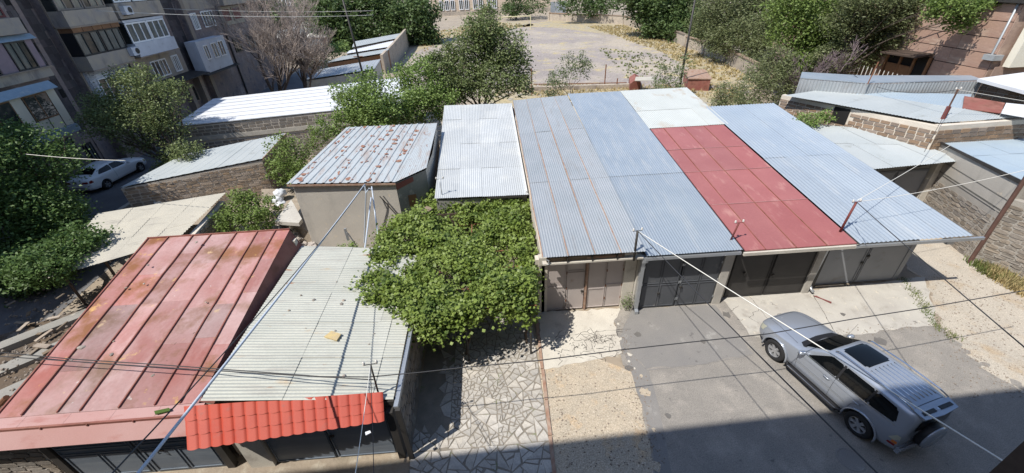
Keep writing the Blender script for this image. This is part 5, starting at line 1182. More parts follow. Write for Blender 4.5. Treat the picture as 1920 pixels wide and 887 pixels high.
for s in (1,-1):
    patch(bv,[(.50,1.10),(-.38,1.13),(-.38,1.55),(-.02,1.54)],1,'side_window',M['carglass'],suv,flip=s,rnd=.03)
    patch(bv,[(-.44,1.13),(-1.20,1.145),(-1.22,1.57),(-.44,1.56)],1,'side_window',M['carglass'],suv,flip=s,rnd=.03)
    patch(bv,[(-1.25,1.145),(-1.93,1.20),(-1.80,1.54),(-1.27,1.57)],1,'side_window',M['carglass'],suv,flip=s,rnd=.05)
    patch(bv,[(-.38,1.12),(-.44,1.12),(-.44,1.57),(-.38,1.57)],1,'window_pillar',M['blackplastic'],suv,flip=s,off=.008)
    patch(bv,[(-1.2,1.13),(-1.25,1.13),(-1.27,1.58),(-1.22,1.58)],1,'window_pillar',M['blackplastic'],suv,flip=s,off=.008)
    patch(bv,[(.62,.98),(.62,.965),(-1.9,1.03),(-1.9,1.045)],1,'belt_trim',M['chrome'] if 0 else M['carpaint'],suv,flip=s,off=.02)
    for pts in ([(.72,1.0),(.71,1.0),(.66,.40),(.67,.40)],[(-.405,1.1),(-.415,1.1),(-.415,.42),(-.405,.42)],[(-1.28,1.1),(-1.29,1.1),(-1.0,.80),(-.99,.80)],[(-1.0,.80),(-.99,.80),(-.93,.42),(-.94,.42)]):
        patch(bv,pts,1,'door_gap',M['blackplastic'],suv,flip=s,off=.003)
    for x in (-.22,-1.10):
        w=MB();w.tube([(x-.09,s*.895,.97),(x-.07,s*.925,.975),(x+.07,s*.925,.975),(x+.09,s*.895,.97)],.014,6);w.build('door_handle',M['carpaint'],suv,smooth=True)
    w=MB();w.lathe([(0,-.02),(.055,-.02),(.075,.03),(.08,.1),(.06,.17),(.0,.19)],(.60,s*.88,1.12),(0,s,.12),12);w.build('mirror',M['carpaint'],suv,smooth=True)
    w=MB();w.tube([(.92,s*.86,.34),(.80,s*.95,.33),(-.75,s*.97,.33),(-.92,s*.88,.35)],.05,8);w.box(-.8,.82,min(s*.86,s*.98),max(s*.86,s*.98),.33,.365);w.build('side_step',M['blackplastic'],suv)
    w=MB();w.box(-.78,.8,min(s*.975,s*.99),max(s*.975,s*.99),.35,.375);w.build('step_trim',M['chrome'],suv)
    for x in (wb_/2+.03,-wb_/2):
        w=MB();prof=[]
        for i in range(15):
            a=math.radians(-12+204*i/14);prof.append((x+math.cos(a)*.45,s*.905,.37+math.sin(a)*.45))
        w.tube(prof,.03,6);w.build('wheel_arch',M['carpaint'],suv,smooth=True)
    w=MB();w.tube([(.02,s*.60,1.67),(-.08,s*.60,1.735),(-.9,s*.61,1.77),(-1.75,s*.60,1.755),(-1.98,s*.60,1.70)],.02,6);w.build('roof_rail',M['chrome'],suv,smooth=True)
    patch(bv,[(2.02,.72),(2.24,.66),(2.20,.84),(1.95,.91)],1,'headlight',M['lampglass'],suv,flip=s,off=.01)
    patch(bv,[(-1.98,.80),(-2.19,.78),(-2.17,.98),(-2.10,.99)],1,'tail_lamp',M['lampglass'],suv,flip=s,off=.012)
    patch(bv,[(-2.06,.70),(-2.18,.69),(-2.17,.78),(-2.08,.79)],1,'rear_indicator',M['amber'],suv,flip=s,off=.012)
    patch(bv,[(-2.0,.62),(-2.16,.61),(-2.16,.68),(-2.02,.69)],1,'reverse_lamp',M['taillamp'],suv,flip=s,off=.012)
for pts in ([(2.16,.50),(2.16,.49),(.95,.70),(.95,.71)],[(2.16,-.50),(2.16,-.49),(.95,-.70),(.95,-.71)],[(-1.93,-.58),(-1.93,.58),(-1.945,.58),(-1.945,-.58)],[(2.17,-.50),(2.17,.50),(2.155,.50),(2.155,-.50)]):
    patch(bv,pts,2,'panel_gap',M['blackplastic'],suv,off=.003)
for s in (1,-1):
    patch(bv,[(1.85,.50),(1.85,.485),(.9,.485),(.9,.50)] if 0 else [(1.93,.66),(1.94,.66),(1.94,.36),(1.93,.36)],1,'bumper_gap',M['blackplastic'],suv,flip=s,off=.003)
    patch(bv,[(.70,.70),(.70,.675),(-.86,.70),(-.86,.725)],1,'side_moulding',M['steel'],suv,flip=s,off=.012)
    patch(bv,[(.58,1.075),(.56,1.095),(-1.93,1.165),(-1.95,1.145)],1,'window_trim',M['chrome'],suv,flip=s,off=.011)
w=MB();w.tube([(.62,-.72,1.1),(.55,-.86,1.75)],.004,4);w.build('aerial',M['blackplastic'],suv)
wsd=patch(bv,[(.74,-.66),(.74,.66),(.16,.58),(.13,0),(.16,-.58)],2,'windscreen',M['carglass'],suv,off=.008,cuts=4)
patch(bv,[(.93,-.6),(.76,-.72),(.68,-.72),(.78,0),(.68,.72),(.76,.72),(.93,.6),(.97,0)],2,'wiper_cowl',M['blackplastic'],suv,off=.006,cuts=4)
w=MB();w.tube([(.80,.5,1.17),(.62,.05,1.30)],.010,5);w.tube([(.80,-.1,1.2),(.60,-.5,1.28)],.010,5);w.build('wiper',M['blackplastic'],suv)
patch(bv,[(.0,-.41),(.0,.41),(-.72,.43),(-.72,-.43)],2,'sunroof',M['carglass'],suv,off=.008,rnd=.06,cuts=3)
for k in range(7):
    y=-.42+k*.14;w=MB();pp=[]
    for x in (-.80,-1.0,-1.2,-1.4,-1.6,-1.82):
        h=bv.ray_cast(Vector((x,y,4)),Vector((0,0,-1)));pp.append(h[0]+Vector((0,0,.006)))
    w.tube(pp,.011,6);w.build('roof_rib',M['chrome'],suv,smooth=True)
w=MB()
w.add([(-1.98,-.60,1.70),(-1.98,.60,1.70),(-2.24,.56,1.66),(-2.28,0,1.665),(-2.24,-.56,1.66),(-1.98,-.6,1.64),(-1.98,.6,1.64),(-2.24,.56,1.62),(-2.28,0,1.625),(-2.24,-.56,1.62)],[(0,1,2,3,4),(5,9,8,7,6),(0,5,6,1),(1,6,7,2),(2,7,8,3),(3,8,9,4),(4,9,5,0)])
w.build('spoiler',M['carpaint'],suv)
for s in (-1,1):
    w=MB();w.box(-2.17,-2.08,min(s*.08,s*.48),max(s*.08,s*.48),1.683,1.70);w.build('spoiler_slot',M['blackplastic'],suv)
w=MB()
for k in range(3):
    a=math.radians(90+120*k);c=Vector((-2.13,0,1.712));u=Vector((math.cos(a),math.sin(a),0));v=Vector((-u.y,u.x,0));w.prism([c,c+u*.02+v*.012,c+u*.04,c+u*.02-v*.012],.006)
w.build('emblem',M['chrome'],suv)
patch(bv,[(-.56,1.12),(.56,1.12),(.52,1.5),(-.52,1.5)],0,'rear_window',M['carglass'],suv,off=.012,flip=-1,rnd=.04)
patch(bv,[(-.74,.46),(.74,.46),(.74,.60),(-.74,.60)],0,'rear_bumper',M['blackplastic'],suv,off=.05,flip=-1)
w=MB();w.box(-2.28,-2.18,-.76,.76,.40,.56);w.build('rear_bumper_bar',M['carpaint'],suv)
sp_=bpy.data.objects.new('spare_wheel',None);COL.objects.link(sp_);sp_.parent=suv;sp_['_rl']=[0.,0.,0.]
w=MB();w.lathe([(0,0),(.36,0),(.375,.03),(.375,.17),(.36,.2),(.30,.215)],(-2.20,-.03,.86),(-1,0,0),32);w.build('tyre_cover',M['blackplastic'],sp_,smooth=True)
w=MB();w.lathe([(.377,.165),(.385,.175),(.37,.21),(.33,.235),(0,.24)],(-2.20,-.03,.86),(-1,0,0),32);w.build('cover_disc',M['carpaint'],sp_,smooth=True)
patch(bv,[(-.5,.50),(.5,.50),(.45,.80),(-.45,.80)],0,'grille',M['blackplastic'],suv,off=.008,flip=1)
w=MB();w.box(2.27,2.33,-.5,.5,.44,.5);w.build('front_bumper',M['carpaint'],suv)
for x in (wb_/2+.03,-wb_/2):
    for s in (1,-1):
        wheel(suv,x,s*.79,.365,.25,s)
w=MB();w.box(-2.0,1.95,-.62,.62,.28,.55);w.build('chassis',M['blackplastic'],suv)
w=MB();w.tube([(.3,.48,1.12),(.1,.5,1.17),(-.05,.52,1.20)],.045,7);o=w.build('seat_cushion',M['skin_beige'],suv)
w=MB();w.tube([PY(1479,590,9.9)] if 0 else [(2.02,.2,1.03),(2.02,.2,1.06)],.012,6);w.build('hood_emblem',M['chrome'],suv)
# white sedan
rear=P(170,356,0);sd=thing('sedan','white sedan parked on the shaded street beside the dark apartment block','car',(0,0,0))
sdh=Vector((-.03,1,0));sd.location=Vector((-25.75,27.6,0));sd.rotation_euler=(0,0,math.atan2(1,.08));sd['_rl']=[0.,0.,0.]
S2=[
(2.35,[(.4,.34),(.55,.36),(.60,.45),(.60,.52),(.58,.58),(.55,.62),(.5,.65),(.42,.67),(.22,.69),(0,.70)]),
(2.15,[(.5,.22),(.76,.26),(.82,.40),(.82,.54),(.79,.64),(.75,.69),(.68,.73),(.56,.76),(.3,.79),(0,.80)]),
(1.6,[(.6,.2),(.84,.24),(.89,.42),(.90,.62),(.86,.78),(.82,.82),(.74,.86),(.62,.89),(.32,.92),(0,.93)]),
(1.05,[(.6,.2),(.85,.24),(.89,.45),(.90,.68),(.87,.86),(.83,.90),(.76,.94),(.64,.97),(.33,1.0),(0,1.01)]),
(.85,[(.6,.2),(.85,.24),(.89,.45),(.90,.7),(.87,.88),(.83,.92),(.77,.97),(.65,1.0),(.33,1.03),(0,1.04)]),
(.10,[(.6,.2),(.85,.24),(.89,.45),(.90,.72),(.87,.91),(.82,.96),(.66,1.32),(.56,1.39),(.3,1.43),(0,1.44)]),
(-.5,[(.6,.2),(.85,.24),(.89,.45),(.90,.73),(.87,.93),(.82,.98),(.65,1.36),(.55,1.43),(.3,1.465),(0,1.47)]),
(-1.1,[(.6,.2),(.85,.24),(.90,.45),(.91,.74),(.87,.95),(.82,1.0),(.64,1.34),(.55,1.40),(.3,1.43),(0,1.435)]),
(-1.75,[(.6,.2),(.85,.26),(.89,.45),(.90,.74),(.86,.97),(.81,1.01),(.72,1.05),(.60,1.09),(.3,1.11),(0,1.115)]),
(-2.2,[(.55,.26),(.78,.30),(.84,.48),(.84,.74),(.81,.94),(.77,.99),(.70,1.02),(.58,1.04),(.3,1.055),(0,1.06)]),
(-2.38,[(.5,.34),(.70,.36),(.76,.5),(.76,.72),(.73,.88),(.70,.92),(.64,.95),(.54,.97),(.28,.98),(0,.985)])]
ob2=eval_body(S2,2);cut=[((1.42,.9,.32),.38,.3),((1.42,-.9,.32),.38,.3),((-1.38,.9,.32),.38,.3),((-1.38,-.9,.32),.38,.3)]
body2,bv2=finish(ob2,cut,'body',M['carwhite'],sd)
for s in (1,-1):
    patch(bv2,[(.62,.98),(-.45,1.01),(-.42,1.33),(.15,1.30)],1,'side_window',M['carglass'],sd,flip=s,rnd=.03);patch(bv2,[(-.50,1.01),(-1.50,1.05),(-1.18,1.27),(-.46,1.33)],1,'side_window',M['carglass'],sd,flip=s,rnd=.04)
    patch(bv2,[(-2.05,.78),(-2.36,.76),(-2.33,.90),(-2.12,.94)],1,'tail_lamp_side',M['taillamp'],sd,flip=s,off=.01)
    patch(bv2,[(s*.36,.78),(s*.72,.78),(s*.70,.90),(s*.40,.88)],0,'tail_lamp',M['taillamp'],sd,flip=-1,off=.012)
    for x in (1.42,-1.38):wheel(sd,x,s*.80,.32,.21,s,5)
    patch(bv2,[(1.9,.55),(2.25,.52),(2.2,.66),(1.85,.72)],1,'headlight',M['lampglass'],sd,flip=s,off=.01)
    w=MB();w.lathe([(0,0),(.06,.0),(.08,.06),(.06,.15),(0,.17)],(.65,s*.87,1.0),(0,s,.1),12);w.build('mirror',M['carwhite'],sd,smooth=True)
    patch(bv2,[(-.47,1.0),(-.48,1.0),(-.48,.34),(-.47,.34)],1,'door_gap',M['blackplastic'],sd,flip=s,off=.003)
patch(bv2,[(.80,-.62),(.80,.62),(.14,.52),(.14,-.52)],2,'windscreen',M['carglass'],sd,off=.008,cuts=4)
patch(bv2,[(-1.20,-.52),(-1.20,.52),(-1.72,.62),(-1.72,-.62)],2,'rear_window',M['carglass'],sd,off=.008,cuts=4)
patch(bv2,[(-.42,.46),(.26-.68+.84,.46),(.42,.56),(-.42,.56)],0,'number_plate',M['palemetal'],sd,flip=-1,off=.012)
patch(bv2,[(-.05,.80),(.05,.80),(.05,.88),(-.05,.88)],0,'emblem',M['blackplastic'],sd,flip=-1,off=.014,rnd=.03)
patch(bv2,[(-.74,.37),(.74,.37),(.74,.41),(-.74,.41)],0,'bumper_trim',M['chrome'],sd,flip=-1,off=.014)
# ---------------- service poles and cables ----------------
GP='small electric service poles on the garage roofs'
def spole(lbl,foot,h,lean,mt,r=.035,ax=(1,.1),brace=None):
    foot=Vector(foot);t=thing('service_pole',lbl,'service pole',foot,GP);top=foot+Vector((lean[0],lean[1],h));w=MB();w.tube([foot,top],r,7);w.build('pole',mt,t,smooth=True)
    w=MB();pm=MB();insulators(w,pm,top.x,top.y,top.z,ax);w.build('cross_bar',mt,t);pm.build('insulator',M['porcelain'],t,smooth=True);return top
def topz(foot,px,py):
    foot=Vector(foot);return PY(px,py,foot.y).z
f1=(4.58,11.13,2.62);T1=spole('black iron service pole at the gutter between the pink and dark grey doors',f1,PY(1193,433,11.13).z-2.62,(-.02,0),M['darksteel'],.04)
f2=Vector((8.2,11.7,zr(11.7)+.05));T2_=spole('short maroon service pole at the left edge of the red roof',f2,.72,(.08,-.05),M['maroon'],.03)
f3=Vector((12.2,11.75,zr(11.75)+.05));T3=spole('maroon service pole with dark insulators between red roof and wide blue roof',f3,PY(1608,380,11.7).z-f3.z,(.1,0),M['maroon'],.04)
f4=P(709,735,2.4);T4=spole('thin black service pole rising behind the bright red tile canopy',f4,.98,(.02,.02),M['darksteel'],.022)
f5=Vector((-2.25,16.2,2.4));T5=spole('pale service pole rising out of the vine next to the rusty roof',f5,PY(822,336,16.2).z-2.4,(0,0),M['steel'],.022)
for nm,a,b,mt,r,sag in (
 ('thick_cable',PY(684,346,16.3),P(250,887,5.0),'cablegrey',.03,.10),
 ('white_cable',T1,P(1935,893,5.2),'cablewhite',.012,.05),
 ('black_cable',T1,P(1654,887,5.5),'cable',.012,.08),
 ('black_cable',T3,P(1985,700,5.),'cable',.012,.05),
 ('pale_cable',T3,Vector((19.78,12.87,4.3)),'cablewhite',.009,.12),
 ('pale_cable',T3+Vector((0,0,.06)),Vector((20.9,16.8,3.7)),'cablewhite',.010,.05),
 ('long_black_cable',P(-60,640,3.6),P(1990,530,3.0),'cable',.013,0),
 ('thin_cable',T4,P(664,893,4.6),'cablewhite',.007,.05),
 ('thin_cable',T4,P(700,893,4.6),'cable',.006,.05),
 ('thin_cable',PY(684,346,16.3),P(160,893,6.2),'cable',.012,.35),
 ('pale_cable',DP,P(1990,200,5.0),'cablewhite',.009,.02),
 ('loop_cable',DP,P(1600,140,5.3),'cable',.012,.5),
 ('loop_cable',DP,P(1733,285,3.9),'cable',.010,.1),
 ('pale_cable',P(48,289,5.),P(235,301,5.),'cablewhite',.012,.05),
 ('street_wire',P(180,20,9.8),P(700,28,8.0),'cablewhite',.014,.25),
 ('street_wire',P(190,10,9.9),P(700,20,8.2),'cablewhite',.014,.25),
 ('roof_cable',P(-40,665,3.2),P(700,712,3.1),'cable',.012,0.04)):
    a=Vector(a);b=Vector(b)
    if nm in('thick_cable','white_cable','black_cable','thin_cable'):b=b+(b-a)*.35
    n=26;pts=[]
    if nm=='long_black_cable':
        key=[(-60,655,2.9),(130,673,2.9),(300,684,2.9),(480,697,2.9),(600,706,2.9),(690,707,2.9),(790,698,2.9),(860,690,2.9),(1010,676,2.9),(1165,656,2.9),(1300,641,2.9),(1440,626,2.9),(1600,598,2.9),(1730,578,2.9),(1920,545,2.9),(1990,532,2.9)];pts=[P(*k) for k in key]
    else:
        for i in range(n+1):
            t_=i/n;p=a.lerp(b,t_);p.z-=sag*4*t_*(1-t_);pts.append(p)
    w=MB();w.tube(pts,r,6);o=w.build('cable' if nm!='thick_cable' else 'conduit_cable',M[mt],None,smooth=True);o['_n']=nm
    LB={'thick_cable':'thick grey cable running from the plastered outbuilding down to the lower left'
    ,'white_cable':'white cable running from the black pole across the silver SUV','long_black_cable':'long black cable crossing the whole yard from left to right edge'}
    tag(o,LB.get(nm,''),'cable')
cl={'black_cable':['thin black cable from the black pole to the bottom edge','black cable from the maroon pole down to the right edge'],
'pale_cable':['pale sagging cable from the maroon pole to the brown wall post','second thinner pale cable from the maroon pole to the stone wall','pale cable from the thick footed pole to the right edge','short pale cable passing above the white sedan'],
'thin_cable':['very thin pale wire falling from the pole behind the tile canopy','very thin black wire falling from the pole behind the tile canopy','thin black cable hanging across the faded red roof'],
'loop_cable':['slack black cable loop above the pale sheet roof','black wire from the thick footed pole down the brick corner'],
'street_wire':['lower pale wire crossing in front of the apartment block','upper pale wire crossing in front of the apartment block'],'roof_cable':['thin cable lying low across the faded red roof']}
for k,v in cl.items():
    os_=[o for o in COL.objects if o.get('_n')==k]
    for o,l in zip(os_,v):o['label']=l
for o in COL.objects:
    if '_n' in o.keys():del o['_n']
def upole(lbl,px_,py_,tx,ty,hz,r=.12):
    b=P(px_,py_,0);top=PY(tx,ty,b.y);t=thing('utility_pole',lbl,'utility pole',b);w=MB();w.tube([b,top+(top-b)*.08],r,8,r*.7);w.build('pole',M['darksteel'],t,smooth=True)
    w=MB();c=b.lerp(top,.42);w.tube([c-Vector((.5,0,0)),c+Vector((.5,0,0))],.05,5);w.build('cross_bar',M['rust'],t)
upole('tall dark utility pole beside the sports ground behind the garages',1273,172,1303,0,8)
upole('tall dark utility pole rising through the far stepped sheds',690,175,643,0,8)
# thin fence posts and rail along the near edge of the field
nf=thing('post_fence','row of thin rusty posts with a low block kerb behind the garages','fence',(8,46,0))
for a,b in (((1133,165),(1134,121)),((1156,166),(1157,147)),((997,180),(996,128)),((1323,162),(1327,140))):
    p=P(*a,0);h=PY(*b,p.y).z;w=MB();w.tube([p,(p.x,p.y,h)],.06,6);w.build('post',M['rust'],nf)
a=P(985,172,0);b=P(1180,166,0);w=MB();w.wall(a.xy,b.xy,0,.45,.4);w.build('kerb_wall',M['fieldwall'],nf);w=MB();w.tube([P(1000,158,.9),P(1175,155,.9)],.05,5);w.build('rail',M['rust'],nf)
kb=thing('red_kiosk','small gabled red metal kiosk at the near edge of the sports ground','kiosk',P(1190,170,0))
a=P(1180,172,0);b=P(1200,170,0);w=MB();h=1.15;m_=(a+b)/2
w.add([(a.x,a.y,0),(b.x,b.y,0),(b.x,b.y,h*.7),(m_.x,m_.y,h),(a.x,a.y,h*.7),(a.x+.8,a.y+3,0),(b.x+.8,b.y+3,0),(b.x+.8,b.y+3,h*.7),(m_.x+.8,m_.y+3,h),(a.x+.8,a.y+3,h*.7)],[(0,1,2,3,4),(5,9,8,7,6),(0,4,9,5),(1,6,7,2),(2,7,8,3),(3,8,9,4)]);w.build('metal_shell',M['redside'],kb)
w=MB();w.prism([P(1190,152,1.3),P(1225,152,1.3),P(1232,145,1.3),P(1192,145,1.3)],.06);o=w.build('pale_board',M['slate'],None);tag(o,'pale flat board on the ground between the red kiosk and rusty container','board')
rc=thing('container','low rust brown metal container right of the tall pole','container',P(1305,165,0));a=P(1287,170,0);b=P(1328,171,0)
w=MB();w.wall(a.xy,b.xy,0,1.15,4.5);w.build('body',M['redside'],rc);w=MB();w.wall(a.xy-Vector((.1,.1)),b.xy+Vector((.1,-.1)),1.16,1.24,4.7);w.build('lid',M['lap'],rc)
# ---------------- vine pergola ----------------
pg=thing('pergola','iron pergola frame buried under the vine beside the pink doors','pergola',(-1.5,13,0))
for x,y in ((-4.4,10.7),(-1.2,9.6),(.9,9.7),(.9,13),(.9,16),(-4.4,14),(-2.4,16.5)):
    w=MB();w.tube([(x,y,0),(x,y,2.2)],.035,6);w.build('post',M['darksteel'],pg)
for i in range(7):
    y=9.7+i*1.05;w=MB();w.tube([(-4.6 if y<14.5 else -2.6,y,2.15),(1.1,y,2.2)],.025,5);w.build('beam',M['rust'],pg)
for x in (-3,-1,.9):
    w=MB();w.tube([(x,9.6,2.2),(x,16,2.25)],.03,5);w.build('rail',M['rust'],pg)
w=MB();a=P(888-100,398,2.6);b=P(812,384,2.75);w.prism([P(738,438,2.45),P(748,444,2.45),P(812,392,2.6),P(800,388,2.6)],.05);o=w.build('plank',M['wood'],None);tag(o,'weathered plank lying across the left edge of the vine pergola','plank')
w=MB();w.wall(P(808,405,2.3).xy,P(862,402,2.3).xy,1.2,2.35,.05);o=w.build('gap_board',M['darkwood'],None);tag(o,'dark brown board in the gap of the vine cover','board')
vn=thing('grape_vine','dense green grape vine spreading over the pergola in the middle','vine',(-.5,12.5,0))
vb=[]
def inpoly(x,y,P2):
    r=False;j=len(P2)-1
    for i in range(len(P2)):
        if (P2[i].y>y)!=(P2[j].y>y) and x<(P2[j].x-P2[i].x)*(y-P2[i].y)/(P2[j].y-P2[i].y)+P2[i].x:r=not r
        j=i
    return r
VP=[P(a,b,2.45).xy for a,b in ((684,545),(695,490),(720,466),(715,442),(752,410),(800,385),(812,360),(860,352),(900,368),(950,352),(980,358),(984,420),(990,480),(988,545),(975,570),(940,555),(895,575),(845,585),(800,605),(770,580),(735,566),(700,560))]
hole=[P(a,b,2.45).xy for a,b in ((800,392),(868,388),(862,410),(800,412))]
C=[];k=0
gaps=[(random.uniform(-4.2,.6),random.uniform(9.9,16.2),random.uniform(.16,.36)) for _ in range(16)]
xs=[p.x for p in VP];ys=[p.y for p in VP]
while k<600:
    x=random.uniform(min(xs),max(xs));y=random.uniform(min(ys),max(ys))
    if not inpoly(x,y,VP) or (inpoly(x,y,hole)) or any((x-g[0])**2+(y-g[1])**2<(g[2]+.1)**2 for g in gaps):continue
    z=2.36+.26*math.sin(x*1.7+1)*math.cos(y*1.3)+random.uniform(-.22,.24);r_=random.uniform(.22,.42);vb.append(((x,y,z),(r_,r_,r_*.5),int(1050*r_*r_)));k+=1
# hanging curtains at the front and right edges
for i in range(len(VP)):
    a=VP[i];b=VP[(i+1)%len(VP)]
    if i in (12,13,14,15,16,17,18,19,20,10,11,0,1):
        n=max(2,int((b-a).length/.3))
        for j in range(n):
            p=a.lerp(b,j/n);dr=random.uniform(.3,1.0) if i>=10 else .3
            for q in range(max(1,int(dr/.25))):
                vb.append(((p.x+random.uniform(-.1,.1),p.y+random.uniform(-.05,.15),2.35-q*.25),(.24,.22,.20),50))
for q in range(30):
    vb.append(((.86+random.uniform(-.15,.12),random.uniform(10.1,13),random.uniform(.9,2.1)),(.2,.3,.3),55))
for q in range(26):
    vb.append(((random.uniform(-1.6,.7),10.3+random.uniform(-.1,.5),random.uniform(1.1,2.1)),(.3,.2,.25),45))
for p_ in ((690,548),(706,552),(676,540)):vb.append((P(p_[0],p_[1],2.4),(.3,.2,.12),60))
for q in range(110):
    i=random.randrange(len(VP));a=VP[i].lerp(VP[(i+1)%len(VP)],random.random());cx_=Vector((-1.2,12.5));o_=(a-cx_).normalized();zt=random.uniform(2.3,2.75);L_=random.uniform(.25,.6)
    for j in range(5):
        p=a+o_*L_*j/5;vb.append(((p.x,p.y,zt-.04*j*j),(.07,.07,.05),7))
leafcloud('foliage',vb,.108,M['vine_leaf'],vn,asp=1.15,flat=.35,shell=.2)
w=MB()
for s in ((-1.3,9.9),(.8,10.2),(-3.9,11.2)):
    limb(w,(s[0],s[1],0),(s[0]+.3,s[1]+.5,2.3),.05,.03,.06,6)
for q in range(14):
    a=Vector((random.uniform(-3,.8),random.uniform(10,12),2.25));limb(w,a,a+Vector((random.uniform(-1.5,1.5),random.uniform(.5,4),.1)),.02,.008,.06,6,4)
w.build('stem',M['bark'],vn,smooth=True)
# ---------------- trees ----------------
tree('tree','large dark tree filling the lower left edge above the asbestos roof',(-20,17.5,0),
 [blob(60,300,20,75,55,7500),blob(20,420,17.5,90,80,11250),blob(88,405,18,62,48,7750),blob(40,510,15.5,60,50,6250),blob(140,445,17.5,40,30,3500),blob(-30,330,18,60,80,5000),blob(10,260,21,50,30,3125),blob(95,470,17,70,40,5625),blob(150,458,15.5,50,30,4000),blob(80,500,14,60,35,4500)],.135,M['leaf_dark'],.28)
tree('tree','light green tree in front of the apartment block, left of the white roof',(-17.6,24.2,0),
 [blob(255,180,27,50,38,3952),blob(205,210,27,48,35,3328),blob(250,225,26,66,34,4368),blob(190,235,26,38,26,1560),blob(305,190,27,42,36,2704),blob(300,245,26,42,36,2496),blob(235,145,28,28,22,1144),blob(320,300,25,26,28,1040),blob(330,165,28,20,16,520),blob(340,315,25,22,12,416),blob(255,272,26,34,16,728),blob(175,190,27,24,16,520),blob(350,285,24.6,30,22,1430),blob(310,312,24.8,26,12,780),blob(372,310,24.4,16,14,455),blob(270,138,28,20,16,650)],.125,M['leaf_mid'],.14,split=.22,n_tw=7)
tree('tree','tall loose olive green tree behind the cream roof in the centre',(-.6,31.5,0),
 [blob(845,170,30.5,36,30,2600),blob(820,130,31,24,28,1400),blob(905,60,32,38,35,3770),blob(940,90,32,52,32,4350),blob(880,100,32,48,34,4060),blob(920,150,31,58,32,5075),blob(865,150,31,40,34,3480),blob(965,120,32,36,28,2175),blob(915,25,33,18,16,725),blob(840,105,32,24,20,870),blob(978,160,31,24,22,1015)],.17,M['leaf_mid'],.13,n_tw=6)
GB='bushes behind the rusty roof'
tree('bush','broad leafy bush standing over the right end of the white roof',(-4.5,29,0),
 [blob(790,160,30,42,45,4160),blob(770,200,28,40,32,3840),blob(820,190,29,35,32,3200),blob(800,125,31,28,20,900),blob(750,150,30,26,30,1100),blob(740,215,27,34,22,1400)],.16,M['leaf_lime'],.07,'bush',GB,n_tw=5)
tree('bush','leafy bush directly behind the rust spotted roof, in front of the white roof',(-7.6,25.5,0),
 [blob(680,190,26.5,45,36,4160),blob(660,220,26,36,26,1700),blob(715,225,25.5,42,22,1800),blob(690,150,27,30,20,900),blob(640,175,27,18,18,450),blob(620,240,25.5,22,26,800),blob(700,200,26,50,36,4000)],.15,M['leaf_lime'],.07,'bush',GB,n_tw=5)
tree('bush','dark bush against the tuff block wall between stone shed and plastered outbuilding',(-12,23.5,0),
 [blob(545,290,23,40,38,2600),blob(560,330,22,26,26,1100),blob(525,325,22,22,26,900),blob(590,260,25,20,24,600)],.13,M['leaf_green'],.05,'bush')
tree('bush','dark bush at the right end of the asbestos roof above the rubble',(-12.2,18.6,0),
 [blob(455,385,18.6,38,30,2200),blob(480,415,17.5,32,26,1500),blob(430,415,17.5,26,18,800),blob(505,390,18.6,16,22,500)],.13,M['leaf_green'],.05,'bush')
tree('sapling','young airy tree with pale leaves behind the blue grey roof',(7.0,36,0),
 [blob(1070,125,37,30,22,900),blob(1095,125,37,18,22,450),blob(1055,150,36,22,20,500),blob(1035,160,35,18,22,700)],.15,M['leaf_grey'],.05,'tree',n_tw=8,shell=.1)
tree('bush','upright shrub at the foot of the tall dark pole beside the field',(18.5,41,0),[blob(1240,140,41,20,22,600),blob(1275,135,41,14,30,500),blob(1255,158,40,26,12,500)],.17,M['leaf_grey'],.05,'bush')
tree('bush','feathery bright bush behind the wide blue roof',(21,33.5,0),[blob(1440,130,34,42,38,3600),blob(1465,165,33,32,34,2200),blob(1415,170,32,34,30,2000),blob(1460,110,35,26,22,900)],.19,M['leaf_willow'],.08,'bush',asp=3.2,n_tw=6)
tree('bush','smaller feathery bush left of the bright bush',(17.5,31,0),[blob(1365,178,31,30,22,1700),blob(1390,190,30,24,16,900),blob(1350,185,31,16,14,500)],.17,M['leaf_willow'],.05,'bush',asp=3.2)
tree('bush','low leafy bush growing at the dark opening of the brown block building',(18.3,20.3,3),[blob(1520,222,21,28,10,900),blob(1545,218,21,16,9,400)],.11,M['leaf_lime'],.02,'bush')
tree('plant','small leafy plant at the foot of the pier between pink and grey doors',(4.75,11.5,0),[((4.72,11.5,.30),(.12,.1,.28),90),((4.78,11.45,.62),(.10,.08,.2),60)],.08,M['leaf_grey'],.008,'plant',n_tw=0)
tree('plant','green weeds growing below the plastered outbuilding wall',(-6,14,0),[blob(665,466,14.6,18,7,350),blob(640,468,14.6,12,5,150)],.09,M['leaf_lime'],.01,'plant',n_tw=0)
tree('bush','light green shrub beside the far stepped sheds',(-22,62,0),[blob(600,118,60,26,16,900),blob(625,95,64,24,10,600),blob(640,90,66,20,10,500)],.28,M['leaf_lime'],.06,'bush')
